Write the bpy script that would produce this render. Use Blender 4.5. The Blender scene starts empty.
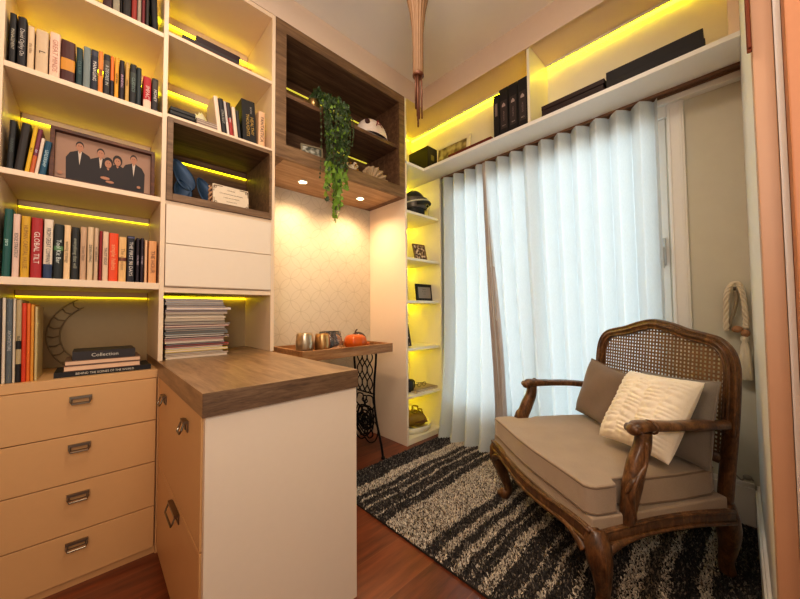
import bpy, bmesh, math, random
from math import sin, cos, pi, radians, sqrt, hypot, atan2
from mathutils import Vector, Matrix
random.seed(7)
C = bpy.context.scene.collection

# ------------------------------------------------------------------ materials
def newmat(name):
    m = bpy.data.materials.new(name); m.use_nodes = True
    nt = m.node_tree; b = nt.nodes['Principled BSDF']
    return m, nt, b
def col(c): return (c[0], c[1], c[2], 1.0)
def srgb(r, g, b):
    f = lambda v: (v/255/12.92) if v/255 <= .04045 else ((v/255+.055)/1.055)**2.4
    return (f(r), f(g), f(b))
def plain(name, c, rough=.5, metal=0., noise=.06, nscale=40., bump=0., spec=.5, coat=0.):
    """principled colour with a faint procedural variation"""
    m, nt, b = newmat(name)
    tc = nt.nodes.new('ShaderNodeTexCoord'); n = nt.nodes.new('ShaderNodeTexNoise')
    n.inputs['Scale'].default_value = nscale; n.inputs['Detail'].default_value = 3
    nt.links.new(tc.outputs['Object'], n.inputs['Vector'])
    r = nt.nodes.new('ShaderNodeMapRange'); r.inputs['To Min'].default_value = 1-noise; r.inputs['To Max'].default_value = 1+noise
    nt.links.new(n.outputs['Fac'], r.inputs['Value'])
    mx = nt.nodes.new('ShaderNodeMix'); mx.data_type = 'RGBA'; mx.blend_type = 'MULTIPLY'; mx.inputs['Factor'].default_value = 1
    mx.inputs['A'].default_value = col(c); nt.links.new(r.outputs['Result'], mx.inputs['B'])
    nt.links.new(mx.outputs['Result'], b.inputs['Base Color'])
    b.inputs['Roughness'].default_value = rough; b.inputs['Metallic'].default_value = metal
    b.inputs['Specular IOR Level'].default_value = spec; b.inputs['Coat Weight'].default_value = coat
    if bump:
        bp = nt.nodes.new('ShaderNodeBump'); bp.inputs['Strength'].default_value = bump; bp.inputs['Distance'].default_value = .004
        nt.links.new(n.outputs['Fac'], bp.inputs['Height']); nt.links.new(bp.outputs['Normal'], b.inputs['Normal'])
    return m
def wood(name, c1, c2, c3, stretch=(1, 12, 12), scale=3., rough=.45, bump=.15, coat=0.):
    m, nt, b = newmat(name)
    tc = nt.nodes.new('ShaderNodeTexCoord'); mp = nt.nodes.new('ShaderNodeMapping'); mp.inputs['Scale'].default_value = stretch
    nt.links.new(tc.outputs['Object'], mp.inputs['Vector'])
    n = nt.nodes.new('ShaderNodeTexNoise'); n.inputs['Scale'].default_value = scale; n.inputs['Detail'].default_value = 6; n.inputs['Roughness'].default_value = .65; n.inputs['Distortion'].default_value = .6
    n2 = nt.nodes.new('ShaderNodeTexNoise'); n2.inputs['Scale'].default_value = scale*6; n2.inputs['Detail'].default_value = 3
    nt.links.new(mp.outputs['Vector'], n.inputs['Vector']); nt.links.new(mp.outputs['Vector'], n2.inputs['Vector'])
    mm = nt.nodes.new('ShaderNodeMath'); mm.operation = 'MULTIPLY_ADD'; mm.inputs[1].default_value = .3
    nt.links.new(n2.outputs['Fac'], mm.inputs[0]); 
    m2 = nt.nodes.new('ShaderNodeMath'); m2.operation = 'MULTIPLY'; m2.inputs[1].default_value = .8
    nt.links.new(n.outputs['Fac'], m2.inputs[0]); nt.links.new(m2.outputs[0], mm.inputs[2])
    cr = nt.nodes.new('ShaderNodeValToRGB'); e = cr.color_ramp.elements
    e[0].position = .38; e[0].color = col(c1); e[1].position = .72; e[1].color = col(c3)
    k = e.new(.55); k.color = col(c2)
    nt.links.new(mm.outputs[0], cr.inputs['Fac']); nt.links.new(cr.outputs['Color'], b.inputs['Base Color'])
    b.inputs['Roughness'].default_value = rough; b.inputs['Coat Weight'].default_value = coat; b.inputs['Coat Roughness'].default_value = .2
    bp = nt.nodes.new('ShaderNodeBump'); bp.inputs['Strength'].default_value = bump; bp.inputs['Distance'].default_value = .003
    nt.links.new(mm.outputs[0], bp.inputs['Height']); nt.links.new(bp.outputs['Normal'], b.inputs['Normal'])
    return m
def emis(name, c, s):
    m, nt, b = newmat(name); b.inputs['Base Color'].default_value = col(c)
    b.inputs['Emission Color'].default_value = col(c); b.inputs['Emission Strength'].default_value = s
    return m
def fabric(name, c, dark=.8, scale=500., rough=.9, sheen=.3, bump=.3):
    m, nt, b = newmat(name)
    tc = nt.nodes.new('ShaderNodeTexCoord')
    w1 = nt.nodes.new('ShaderNodeTexNoise'); w1.inputs['Scale'].default_value = 1; w1.inputs['Detail'].default_value = 2
    mp = nt.nodes.new('ShaderNodeMapping'); mp.inputs['Scale'].default_value = (scale, scale*.25, scale)
    nt.links.new(tc.outputs['Object'], mp.inputs['Vector']); nt.links.new(mp.outputs['Vector'], w1.inputs['Vector'])
    n2 = nt.nodes.new('ShaderNodeTexNoise'); n2.inputs['Scale'].default_value = 9; nt.links.new(tc.outputs['Object'], n2.inputs['Vector'])
    ad = nt.nodes.new('ShaderNodeMath'); ad.operation = 'ADD'; nt.links.new(w1.outputs['Fac'], ad.inputs[0]); nt.links.new(n2.outputs['Fac'], ad.inputs[1])
    cr = nt.nodes.new('ShaderNodeValToRGB'); e = cr.color_ramp.elements
    e[0].position = .3; e[0].color = col([v*dark for v in c]); e[1].position = .75; e[1].color = col([min(1, v*1.12) for v in c])
    hf = nt.nodes.new('ShaderNodeMath'); hf.operation = 'MULTIPLY'; hf.inputs[1].default_value = .5; nt.links.new(ad.outputs[0], hf.inputs[0])
    nt.links.new(hf.outputs[0], cr.inputs['Fac']); nt.links.new(cr.outputs['Color'], b.inputs['Base Color'])
    b.inputs['Roughness'].default_value = rough; b.inputs['Sheen Weight'].default_value = sheen; b.inputs['Specular IOR Level'].default_value = .2
    bp = nt.nodes.new('ShaderNodeBump'); bp.inputs['Strength'].default_value = bump; bp.inputs['Distance'].default_value = .001
    nt.links.new(w1.outputs['Fac'], bp.inputs['Height']); nt.links.new(bp.outputs['Normal'], b.inputs['Normal'])
    return m

WHITE = plain('white_lacquer', srgb(232, 214, 192), .45, noise=.015)
CREAM = plain('cream_lacquer', srgb(232, 206, 176), .42, noise=.015)
SHELFY = plain('pale_lacquer', srgb(235, 226, 200), .45, noise=.015)
LOWER_LIT = plain('warm_lit_lacquer', srgb(216, 172, 120), .42, noise=.02)  # cream lacquer with the orange bounce light tinted into its colour
WALL = plain('wall_paint', srgb(214, 210, 193), .85, noise=.03, nscale=15)
TRIM = plain('trim_paint', srgb(238, 234, 226), .5, noise=.02)
CEIL = plain('ceiling_paint', srgb(240, 230, 218), .9, noise=.02, nscale=8)
BULK = plain('bulkhead_paint', srgb(222, 198, 176), .85, noise=.02)
DOORM = plain('door_frame_paint', srgb(190, 148, 116), .5, noise=.03, nscale=20)
GREYWOOD = wood('taupe_wood', srgb(92, 68, 48), srgb(122, 94, 68), srgb(146, 116, 86), (1, 14, 14), 2.2, .5, .12)
DARKWOOD = wood('dark_taupe_wood', srgb(84, 58, 42), srgb(112, 82, 60), srgb(140, 108, 80), (1, 14, 14), 2.2, .5, .12)
TOPWOOD = wood('countertop_wood', srgb(112, 84, 58), srgb(148, 116, 84), srgb(172, 140, 106), (10, 1, 10), 2.4, .33, .15)
TRAYWOOD = wood('tray_wood', srgb(120, 82, 50), srgb(156, 112, 70), srgb(180, 138, 94), (1, 10, 10), 3.5, .4, .12)
CHAIRWOOD = wood('walnut_frame', srgb(56, 36, 20), srgb(98, 66, 38), srgb(138, 98, 60), (5, 5, 2), 6., .34, .12, coat=.35)
LED = emis('yellow_led', (1.0, .87, .01), 16)
LEDHOT = emis('yellow_led_bright', (1.0, .87, .01), 17.0)
CHROME = plain('brushed_nickel', srgb(140, 128, 112), .3, 1.0, noise=.1)
IRON = plain('black_cast_iron', srgb(22, 20, 20), .45, .6)
BLACK = plain('matte_black', srgb(20, 18, 18), .5)
PAPER = plain('paper_pages', srgb(228, 205, 170), .9, noise=.08, nscale=300)
SEAT = fabric('taupe_linen', srgb(170, 152, 132), .88)
WELT = fabric('taupe_welt', srgb(132, 112, 92))
CUSH = fabric('brown_grey_linen', srgb(134, 116, 102))
CUSHG = fabric('grey_linen', srgb(140, 132, 122))
CREAMF = fabric('cream_ruched_cotton', srgb(244, 232, 212), .92)
CANE = plain('woven_cane', srgb(128, 96, 62), .6, noise=.25, nscale=120)
def flat(name, rgb, rough=.6, metal=0): return plain(name, srgb(*rgb), rough, metal, noise=.05, nscale=60)
_pc = {}
def pcol(rgb, rough=.55, metal=0):
    k = (rgb, rough, metal)
    if k not in _pc: _pc[k] = flat('tint_%02x%02x%02x' % rgb, rgb, rough, metal)
    return _pc[k]

# ------------------------------------------------------------------ mesh helpers
class MB:
    def __init__(s): s.v = []; s.f = []
    def box(s, x0, x1, y0, y1, z0, z1, M=None):
        n = len(s.v); P = [(x0,y0,z0),(x1,y0,z0),(x1,y1,z0),(x0,y1,z0),(x0,y0,z1),(x1,y0,z1),(x1,y1,z1),(x0,y1,z1)]
        if M: P = [tuple(M @ Vector(p)) for p in P]
        s.v += P
        s.f += [tuple(n+i for i in q) for q in ((0,3,2,1),(4,5,6,7),(0,1,5,4),(1,2,6,5),(2,3,7,6),(3,0,4,7))]
        return s
    def poly(s, pts):
        n = len(s.v); s.v += [tuple(p) for p in pts]; s.f.append(tuple(range(n, n+len(pts)))); return s
    def prism(s, pts, off):
        """closed prism: planar polygon pts extruded by vector off"""
        n = len(s.v); k = len(pts); o = Vector(off)
        s.v += [tuple(p) for p in pts] + [tuple(Vector(p)+o) for p in pts]
        s.f.append(tuple(range(n+k-1, n-1, -1))); s.f.append(tuple(range(n+k, n+2*k)))
        for i in range(k): j = (i+1) % k; s.f.append((n+i, n+j, n+k+j, n+k+i))
        return s
    def tube(s, path, r, seg=8, closed=False, flat=1., up=(0,0,1), cap=True, power=2.):
        """sweep an ellipse (superellipse) of radius r (number or list, or (a,b) pairs) along path"""
        P = [Vector(p) for p in path]; k = len(P); n0 = len(s.v)
        U = Vector(up); prevN = None
        for i in range(k):
            if closed: t = (P[(i+1) % k]-P[i-1])
            else: t = P[min(i+1, k-1)]-P[max(i-1, 0)]
            t = t.normalized() if t.length > 1e-9 else Vector((0,0,1))
            if prevN is None:
                nn = U-t*U.dot(t)
                if nn.length < 1e-3: nn = Vector((1,0,0))-t*t.x
            else: nn = prevN-t*prevN.dot(t)
            if nn.length < 1e-6: nn = Vector((1,0,0))-t*t.x
            nn.normalize(); prevN = nn; bb = t.cross(nn)
            rr = r[i] if isinstance(r, list) else r
            a, b = rr if isinstance(rr, (list, tuple)) else (rr, rr*flat)
            for j in range(seg):
                th = 2*pi*j/seg; c_, s_ = cos(th), sin(th)
                cc = math.copysign(abs(c_)**(2/power), c_); ss = math.copysign(abs(s_)**(2/power), s_)
                s.v.append(tuple(P[i]+nn*(cc*a)+bb*(ss*b)))
        m = k if closed else k-1
        for i in range(m):
            a0 = n0+i*seg; b0 = n0+((i+1) % k)*seg
            for j in range(seg):
                j2 = (j+1) % seg; s.f.append((a0+j, a0+j2, b0+j2, b0+j))
        if cap and not closed:
            s.f.append(tuple(n0+j for j in range(seg-1, -1, -1))); s.f.append(tuple(n0+(k-1)*seg+j for j in range(seg)))
        return s
    def lathe(s, prof, cx=0, cy=0, cz=0, seg=24, flute=0, fn=12):
        n0 = len(s.v)
        for (r, z) in prof:
            for j in range(seg):
                th = 2*pi*j/seg; q = r*(1+flute*cos(fn*th))
                s.v.append((cx+q*cos(th), cy+q*sin(th), cz+z))
        for i in range(len(prof)-1):
            for j in range(seg):
                j2 = (j+1) % seg; a = n0+i*seg; b = a+seg
                s.f.append((a+j, a+j2, b+j2, b+j))
        s.f.append(tuple(n0+j for j in range(seg-1, -1, -1))); s.f.append(tuple(n0+(len(prof)-1)*seg+j for j in range(seg)))
        return s
    def grid(s, fn, nu, nv, closedu=False):
        n0 = len(s.v)
        for i in range(nu+1):
            for j in range(nv+1): s.v.append(tuple(fn(i/nu, j/nv)))
        for i in range(nu):
            for j in range(nv):
                a = n0+i*(nv+1)+j; s.f.append((a, a+nv+1, a+nv+2, a+1))
        return s
    def ball(s, c, r, seg=16, rings=10):
        rx, ry, rz = r if isinstance(r, (tuple, list)) else (r, r, r); n0 = len(s.v)
        s.v.append((c[0], c[1], c[2]-rz))
        for i in range(1, rings):
            a = -pi/2+pi*i/rings
            for j in range(seg): th = 2*pi*j/seg; s.v.append((c[0]+rx*cos(a)*cos(th), c[1]+ry*cos(a)*sin(th), c[2]+rz*sin(a)))
        s.v.append((c[0], c[1], c[2]+rz)); top = len(s.v)-1
        for j in range(seg): s.f.append((n0, n0+1+(j+1) % seg, n0+1+j))
        for i in range(rings-2):
            for j in range(seg):
                a = n0+1+i*seg; b = a+seg; s.f.append((a+j, a+(j+1) % seg, b+(j+1) % seg, b+j))
        a = n0+1+(rings-2)*seg
        for j in range(seg): s.f.append((a+j, a+(j+1) % seg, top))
        return s
    def build(s, name, m, parent=None, smooth=False, bevel=0., sub=0, solid=0., loc=None, auto=None):
        me = bpy.data.meshes.new(name); me.from_pydata(s.v, [], s.f); me.update()
        if m is not None: me.materials.append(m)
        o = bpy.data.objects.new(name, me); C.objects.link(o)
        if smooth: me.polygons.foreach_set('use_smooth', [True]*len(me.polygons))
        if parent is not None: o.parent = parent
        if loc: o.location = loc
        if bevel:
            b = o.modifiers.new('bevel', 'BEVEL'); b.width = bevel; b.segments = 2; b.limit_method = 'ANGLE'; b.angle_limit = radians(40)
        if solid: so = o.modifiers.new('solid', 'SOLIDIFY'); so.thickness = solid; so.offset = 0
        if sub: q = o.modifiers.new('sub', 'SUBSURF'); q.levels = sub; q.render_levels = sub
        return o
def catmull(P, n=6, closed=False):
    P = [Vector(p) for p in P]; out = []; k = len(P)
    for i in range(k if closed else k-1):
        if closed: a, b, c, d = P[i-1], P[i], P[(i+1) % k], P[(i+2) % k]
        else: a, b, c, d = P[max(i-1, 0)], P[i], P[i+1], P[min(i+2, k-1)]
        for j in range(n):
            t = j/n; out.append(.5*((2*b)+(c-a)*t+(2*a-5*b+4*c-d)*t*t+(3*b-a-3*c+d)*t**3))
    if not closed: out.append(P[-1])
    return out
def lerpn(vals, n): # match catmull sampling
    out = []
    for i in range(len(vals)-1):
        for j in range(n):
            t = j/n; a, b = vals[i], vals[i+1]
            out.append(tuple(x+(y-x)*t for x, y in zip(a, b)) if isinstance(a, tuple) else a+(b-a)*t)
    out.append(vals[-1]); return out
def tag(o, label, cat, group=None, kind=None):
    o['label'] = label; o['category'] = cat
    if group: o['group'] = group
    if kind: o['kind'] = kind
    return o
def thing(name, label, cat, loc=(0,0,0), rot=(0,0,0), group=None):
    o = bpy.data.objects.new(name, None); C.objects.link(o); o.location = loc; o.rotation_euler = rot
    o.empty_display_size = .05
    return tag(o, label, cat, group)
def struct(name, mb, m, label, cat, **k):
    o = mb.build(name, m, None, **k); o['kind'] = 'structure'; o['label'] = label; o['category'] = cat; return o
def text(body, size, m, parent, M, name='title', maxw=None, align='CENTER', ext=.0002):
    cu = bpy.data.curves.new('t', 'FONT'); cu.body = body; cu.size = size; cu.align_x = align; cu.align_y = 'CENTER'; cu.extrude = ext; cu.resolution_u = 2
    o = bpy.data.objects.new('t', cu); C.objects.link(o)
    bpy.context.view_layer.update()
    me = bpy.data.meshes.new_from_object(o.evaluated_get(bpy.context.evaluated_depsgraph_get()))
    bpy.data.objects.remove(o); bpy.data.curves.remove(cu)
    S = 1.
    if maxw and len(me.vertices):
        xs = [v.co.x for v in me.vertices]; w = max(xs)-min(xs)
        if w > maxw: S = maxw/w
    me.transform(M @ Matrix.Diagonal((S, 1, 1, 1))); me.materials.clear(); me.materials.append(m)
    r = bpy.data.objects.new(name, me); C.objects.link(r); r.parent = parent; return r
def frame_M(o, X, Y):
    X = Vector(X).normalized(); Y = Vector(Y).normalized(); Z = X.cross(Y)
    M = Matrix((X, Y, Z)).transposed().to_4x4(); M.translation = Vector(o); return M

# ------------------------------------------------------------------ room
CZ = 3.09
def floor_mat():
    m, nt, b = newmat('floor_planks')
    tc = nt.nodes.new('ShaderNodeTexCoord'); mp = nt.nodes.new('ShaderNodeMapping'); mp.inputs['Location'].default_value = (0.3, .085, 0)
    nt.links.new(tc.outputs['Object'], mp.inputs['Vector'])
    br = nt.nodes.new('ShaderNodeTexBrick'); br.inputs['Scale'].default_value = 1; br.inputs['Brick Width'].default_value = 1.7; br.inputs['Row Height'].default_value = .21
    br.inputs['Mortar Size'].default_value = .0015; br.inputs['Color1'].default_value = (0, 0, 0, 1); br.inputs['Color2'].default_value = (1, 1, 1, 1); br.inputs['Mortar'].default_value = (.5, .5, .5, 1); br.inputs['Bias'].default_value = 0
    nt.links.new(mp.outputs['Vector'], br.inputs['Vector'])
    mp2 = nt.nodes.new('ShaderNodeMapping'); mp2.inputs['Scale'].default_value = (1.2, 9, 1); nt.links.new(tc.outputs['Object'], mp2.inputs['Vector'])
    n = nt.nodes.new('ShaderNodeTexNoise'); n.inputs['Scale'].default_value = 3; n.inputs['Detail'].default_value = 7; n.inputs['Roughness'].default_value = .6; nt.links.new(mp2.outputs['Vector'], n.inputs['Vector'])
    a = nt.nodes.new('ShaderNodeMath'); a.operation = 'MULTIPLY_ADD'; a.inputs[1].default_value = .35
    nt.links.new(br.outputs['Color'], a.inputs[0]); nt.links.new(n.outputs['Fac'], a.inputs[2])
    cr = nt.nodes.new('ShaderNodeValToRGB'); e = cr.color_ramp.elements
    e[0].position = .35; e[0].color = col(srgb(72, 34, 20)); e[1].position = .95; e[1].color = col(srgb(142, 78, 46))
    nt.links.new(a.outputs[0], cr.inputs['Fac'])
    mx = nt.nodes.new('ShaderNodeMix'); mx.data_type = 'RGBA'; nt.links.new(br.outputs['Fac'], mx.inputs['Factor'])
    nt.links.new(cr.outputs['Color'], mx.inputs['A']); mx.inputs['B'].default_value = col(srgb(130, 80, 52)); nt.links.new(mx.outputs['Result'], b.inputs['Base Color'])
    b.inputs['Roughness'].default_value = .3; b.inputs['Coat Weight'].default_value = .2; b.inputs['Coat Roughness'].default_value = .15
    return m
struct('floor', MB().box(-1.6, 2.75, -2.2, 2.52, -.06, 0), floor_mat(), 'glossy reddish brown wooden plank floor', 'floor')
struct('ceiling', MB().box(-1.6, 2.75, -2.2, 2.52, CZ, CZ+.08), CEIL, 'pale smooth painted ceiling', 'ceiling')

def paper_mat():
    """cream wallpaper with an interlaced circle pattern"""
    m, nt, b = newmat('circle_wallpaper')
    tc = nt.nodes.new('ShaderNodeTexCoord'); sp = nt.nodes.new('ShaderNodeSeparateXYZ'); nt.links.new(tc.outputs['Object'], sp.inputs[0])
    def mth(op, a, b_=None, c_=None):
        q = nt.nodes.new('ShaderNodeMath'); q.operation = op
        for i, t in enumerate((a, b_, c_)):
            if t is None: continue
            if isinstance(t, (int, float)): q.inputs[i].default_value = t
            else: nt.links.new(t, q.inputs[i])
        return q.outputs[0]
    s = .17; outs = []
    for ox, oz in ((0, 0), (.5, .5), (.5, 0), (0, .5)):
        u = mth('SUBTRACT', mth('FRACT', mth('ADD', mth('DIVIDE', sp.outputs['X'], s), ox+10)), .5)
        w = mth('SUBTRACT', mth('FRACT', mth('ADD', mth('DIVIDE', sp.outputs['Z'], s), oz+10)), .5)
        d = mth('SQRT', mth('ADD', mth('MULTIPLY', u, u), mth('MULTIPLY', w, w)))
        outs.append(mth('LESS_THAN', mth('ABSOLUTE', mth('SUBTRACT', d, .49 if ox == oz else .485)), .012))
    r = mth('MAXIMUM', outs[0], outs[1])
    n = nt.nodes.new('ShaderNodeTexNoise'); n.inputs['Scale'].default_value = 60; nt.links.new(tc.outputs['Object'], n.inputs['Vector'])
    r2 = mth('MULTIPLY', r, mth('ADD', n.outputs['Fac'], .25))
    mx = nt.nodes.new('ShaderNodeMix'); mx.data_type = 'RGBA'; nt.links.new(r2, mx.inputs['Factor'])
    mx.inputs['A'].default_value = col(srgb(206, 196, 176)); mx.inputs['B'].default_value = col(srgb(186, 176, 154)); nt.links.new(mx.outputs['Result'], b.inputs['Base Color'])
    b.inputs['Roughness'].default_value = .7
    return m
# shelf wall behind the furniture, papered in the niche
struct('wall_back', MB().box(-1.6, 2.75, 2.376, 2.52, 0, CZ), paper_mat(), 'cream wall papered with interlaced circles above the tray table', 'wall')
# window wall: opening y .27..1.84, z .24..2.22
WX = 2.45
wm = MB(); wm.box(WX, 2.6, -.6, .27, 0, CZ).box(WX, 2.6, 1.84, 2.376, 0, CZ).box(WX, 2.6, .27, 1.84, 0, .235).box(WX, 2.6, .27, 1.84, 2.24, CZ)
struct('wall_window', wm, WALL, 'greige painted wall around the curtained window', 'wall')
struct('wall_right', MB().box(1.19, WX-.0005, -.16, -.042, 0, CZ), TRIM, 'narrow white wall at right beside the door frame', 'wall')
struct('wall_left', MB().box(-1.6, -1.5, -2.2, 2.376, 0, CZ), BULK, 'plain warm wall on the left side', 'wall')
struct('wall_rear', MB().box(-1.5, -1.0, -.16, -.042, 0, CZ), BULK, 'plain warm wall beside the doorway', 'wall')
# bulkheads above shelves
struct('trim_1', MB().box(-1.5, 2.1155, 1.9, 2.375, 2.912, CZ-.0005), BULK, 'plain bulkhead above the bookcase', 'bulkhead')
struct('trim_2', MB().box(2.116, 2.1285, -.0415, 1.8995, 2.892, 2.9115).box(2.116, 2.4495, -.0415, 2.375, 2.912, CZ-.0005), BULK, 'plain bulkhead above the high shelf over the curtains', 'bulkhead')
# door frame at the right
dj = MB(); dj.box(1.12, 1.189, -.073, -.0395, 0, 2.95); dj.box(1.14, 1.189, -.16, -.0735, 0, 2.95)
door = struct('door_1', dj, DOORM, 'orange-brown door frame at the right edge', 'door frame', bevel=.002)
MB().box(1.114, 1.1395, -.0845, -.0738, 0, 2.95).build('rebate_strip', TRIM, door)
MB().box(1.06, 1.1385, -.125, -.0855, 0, 2.95).build('door_leaf_edge', pcol((190, 128, 88)), door, bevel=.003)
hg = MB(); hg.box(1.10, 1.119, -.0375, -.0335, 1.71, 1.865); hg.tube([(1.112, -.035, 1.705), (1.112, -.035, 1.87)], .0045, 10)
hg.build('hinge', pcol((120, 62, 40), .35, .6), door)
# baseboards
def baseboard(name, x0, x1, y0, y1, axis, label):
    b = MB(); b.box(x0, x1, y0, y1, 0, .19)
    if axis == 'x': b.box(x0+.006, x1, y0, y1, .19, .215)
    else: b.box(x0, x1, y0, y1-.006, .19, .215)
    struct(name, b, TRIM, label, 'baseboard', bevel=.003)
baseboard('baseboard_window', WX-.018, WX-.0005, -.024, .185, 'x', 'tall white baseboard behind the armchair')
baseboard('baseboard_right', 1.25, WX-.019, -.0415, -.025, 'y', 'tall white baseboard along the right wall')

# window: casing, sash, glass, handle
win = MB(); win.box(2.425, 2.4495, .186, .262, 0, 2.30); win.box(2.418, 2.425, .196, .206, 0, 2.30); win.box(2.418, 2.425, .246, .256, 0, 2.30)
win.box(2.425, 2.4495, .263, 1.845, 2.235, 2.30)
window = struct('window_1', win, TRIM, 'tall white window with casing behind the sheer curtains', 'window', bevel=.002)
sash = MB(); 
for a, b in ((.272, .33), (1.02, 1.075), (1.78, 1.838)): sash.box(2.452, 2.49, a, b, .2355, 2.238)
for a, b in ((.2355, .29), (2.18, 2.238)): sash.box(2.453, 2.489, .33, 1.78, a, b)
sash.build('sash_frame', TRIM, window, bevel=.003)
gm, nt, b = newmat('window_glass'); b.inputs['Base Color'].default_value = (.9, .97, 1, 1); b.inputs['Roughness'].default_value = .02; b.inputs['Transmission Weight'].default_value = 1; b.inputs['IOR'].default_value = 1.02; b.inputs['Alpha'].default_value = .25
MB().box(2.462, 2.468, .331, 1.019, .2905, 2.179).build('glass_pane', gm, window)
MB().box(2.462, 2.468, 1.076, 1.779, .2905, 2.179).build('glass_pane', gm, window)
hd = MB(); hd.box(2.436, 2.4515, .288, .312, 1.36, 1.52); hd.tube([(2.436, .30, 1.46), (2.412, .30, 1.46), (2.408, .30, 1.44), (2.408, .30, 1.34)], .008, 10)
hd.build('window_handle', pcol((200, 205, 205), .3, .5), window, bevel=.002)

# ------------------------------------------------------------------ bookcase (left bays)
def bail_handle(parent, c, axis, w=.062, h=.026):
    """label style bail pull; axis 'x': on a face looking to -Y; 'y': on a face looking to -X"""
    mb = MB(); x, y, z = c
    if axis == 'x':
        o = lambda a, d, e: (x+a, y-d, z+e)
    else:
        o = lambda a, d, e: (x-d, y+a, z+e)
    def b(a0, a1, d0, d1, e0, e1):
        p, q = o(a0, d0, e0), o(a1, d1, e1)
        mb.box(min(p[0], q[0]), max(p[0], q[0]), min(p[1], q[1]), max(p[1], q[1]), min(p[2], q[2]), max(p[2], q[2]))
    b(-w/2, w/2, 0, .004, h/2-.006, h/2); b(-w/2, w/2, 0, .004, -h/2, -h/2+.002)
    b(-w/2, -w/2+.007, 0, .004, -h/2+.002, h/2-.006); b(w/2-.007, w/2, 0, .004, -h/2+.002, h/2-.006)
    b(-w/2-.002, w/2+.002, .004, .016, h/2-.007, h/2+.002)
    pts = [o(-w/2+.002, .012, h/2-.004), o(-w/2+.001, .020, -h/2+.01), o(-w/2+.005, .024, -h/2), o(w/2-.005, .024, -h/2), o(w/2-.001, .020, -h/2+.01), o(w/2-.002, .012, h/2-.004)]
    mb.tube(pts, .0032, 8)
    return mb.build('handle', CHROME, parent, smooth=False)

BK = 2.31 # back panel front face
bc = thing('bookcase', 'tall cream built-in bookcase with open shelves and yellow lighting', 'bookcase')
def P(name, mb, m, par, **k): return mb.build(name, m, par, **k)
for a, b in ((-.281, -.2605), (.2305, .2495), (.7605, .7815)):
    z0 = .8385 if a < .2 else .8735
    P('side_panel', MB().box(a, b, 1.90, 2.33, z0, 2.91), CREAM, bc, bevel=.001)
LEDCOL0 = emis('yellow_led_high', (1.0, .87, .01), 24)
BACKC = plain('shaded_back', srgb(176, 152, 112), .6, noise=.03)  # dimness inside the shelves is darkened into this panel colour
P('back_panel', MB().box(-.2604, .2304, BK, BK+.015, .8385, 2.9), BACKC, bc)
P('back_panel', MB().box(.2496, .7604, BK+.02, BK+.035, .8735, 2.9), BACKC, bc)
TOPA = [2.470, 2.071, 1.657, 1.243]
for z in TOPA:
    P('shelf', MB().box(-.2604, .2304, 1.902, BK, z-(.030 if z < 1.3 else .022), z), CREAM, bc, bevel=.001)
P('top_panel', MB().box(-.2604, .2304, 1.902, BK, 2.885, 2.91), CREAM, bc)
for z in (2.492, 2.078, 1.648):
    P('shelf', MB().box(.2496, .7604, 1.902, BK+.019, z-.018, z), CREAM, bc, bevel=.001)
P('shelf', MB().box(.2496, .7604, 1.902, BK+.019, 1.20, 1.225), CREAM, bc, bevel=.001)
P('top_panel', MB().box(.2496, .7604, 1.902, BK+.019, 2.885, 2.91), CREAM, bc)
# yellow light strips under the shelves against the back
def led(par, x0, x1, y, z, m=LED, drop=.028, h=.0045, pm=None):
    MB().box(x0, x1, y-.013, y-.001, z-drop+.0003, z-.0005).build('light_profile', pm or CREAM, par)
    return MB().box(x0, x1, y-.014, y-.002, z-drop-h, z-drop).build('light_strip', m, par)
for z in (2.885, 2.448, 2.048, 1.633, 1.213): led(bc, -.255, .225, BK, z, LEDCOL0 if z > 2.1 else emis('yellow_led_dim', (1.0, .87, .01), 6.0 if z > 2 else 2.6), .062 if z > 2.1 else .028)
for z in (2.885, 2.474): led(bc, .255, .755, BK+.02, z, emis('yellow_led_upper', (1.0, .87, .01), 11), .046, .009)
led(bc, .255, .755, BK+.02, 1.20, emis('yellow_led_dim2', (1.0, .87, .01), 5), .004, .006)
# two plain drawer fronts in the second bay
for a, b in ((1.232, 1.434), (1.438, 1.628)):
    P('drawer', MB().box(.252, .758, 1.893, 1.9015, a, b), WHITE, bc, bevel=.0015)
P('drawer_box', MB().box(.252, .758, 1.902, 2.30, 1.228, 1.629), CREAM, bc)

# left drawer cabinet
dc = thing('drawer_cabinet', 'cream drawer cabinet with metal label handles under the bookcase', 'cabinet')
P('carcass', MB().box(-.75, .2305, 1.903, 2.33, .03, .80), LOWER_LIT, dc)
P('cabinet_top', MB().box(-.75, .2305, 1.893, 2.33, .801, .8375), LOWER_LIT, dc, bevel=.001)
P('plinth', MB().box(-.75, .2305, 1.896, 2.33, 0.0005, .0285), LOWER_LIT, dc)
ZD = [(.609, .798), (.419, .6055), (.2195, .4155), (.033, .216)]
for i, (a, b) in enumerate(ZD):
    d = P('drawer', MB().box(-.247, .226, 1.885, 1.902, a, b), LOWER_LIT, dc, bevel=.0012)
    bail_handle(d, (-.024, 1.885, (.749, .557, .36, .17)[i]), 'x')
    d = P('drawer', MB().box(-.745, -.250, 1.885, 1.902, a, b), LOWER_LIT, dc, bevel=.0012)
    kk = MB().lathe([(.006, 0), (.006, .01), (.013, .016), (.014, .022), (.009, .028), (.001, .029)], seg=16)
    kk.v = [(-.258+v[0], 1.885-v[2], (.748, .557, .36, .17)[i]+v[1]) for v in kk.v]
    kk.build('knob', pcol((70, 40, 30), .3, .5), d, smooth=True)

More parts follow.
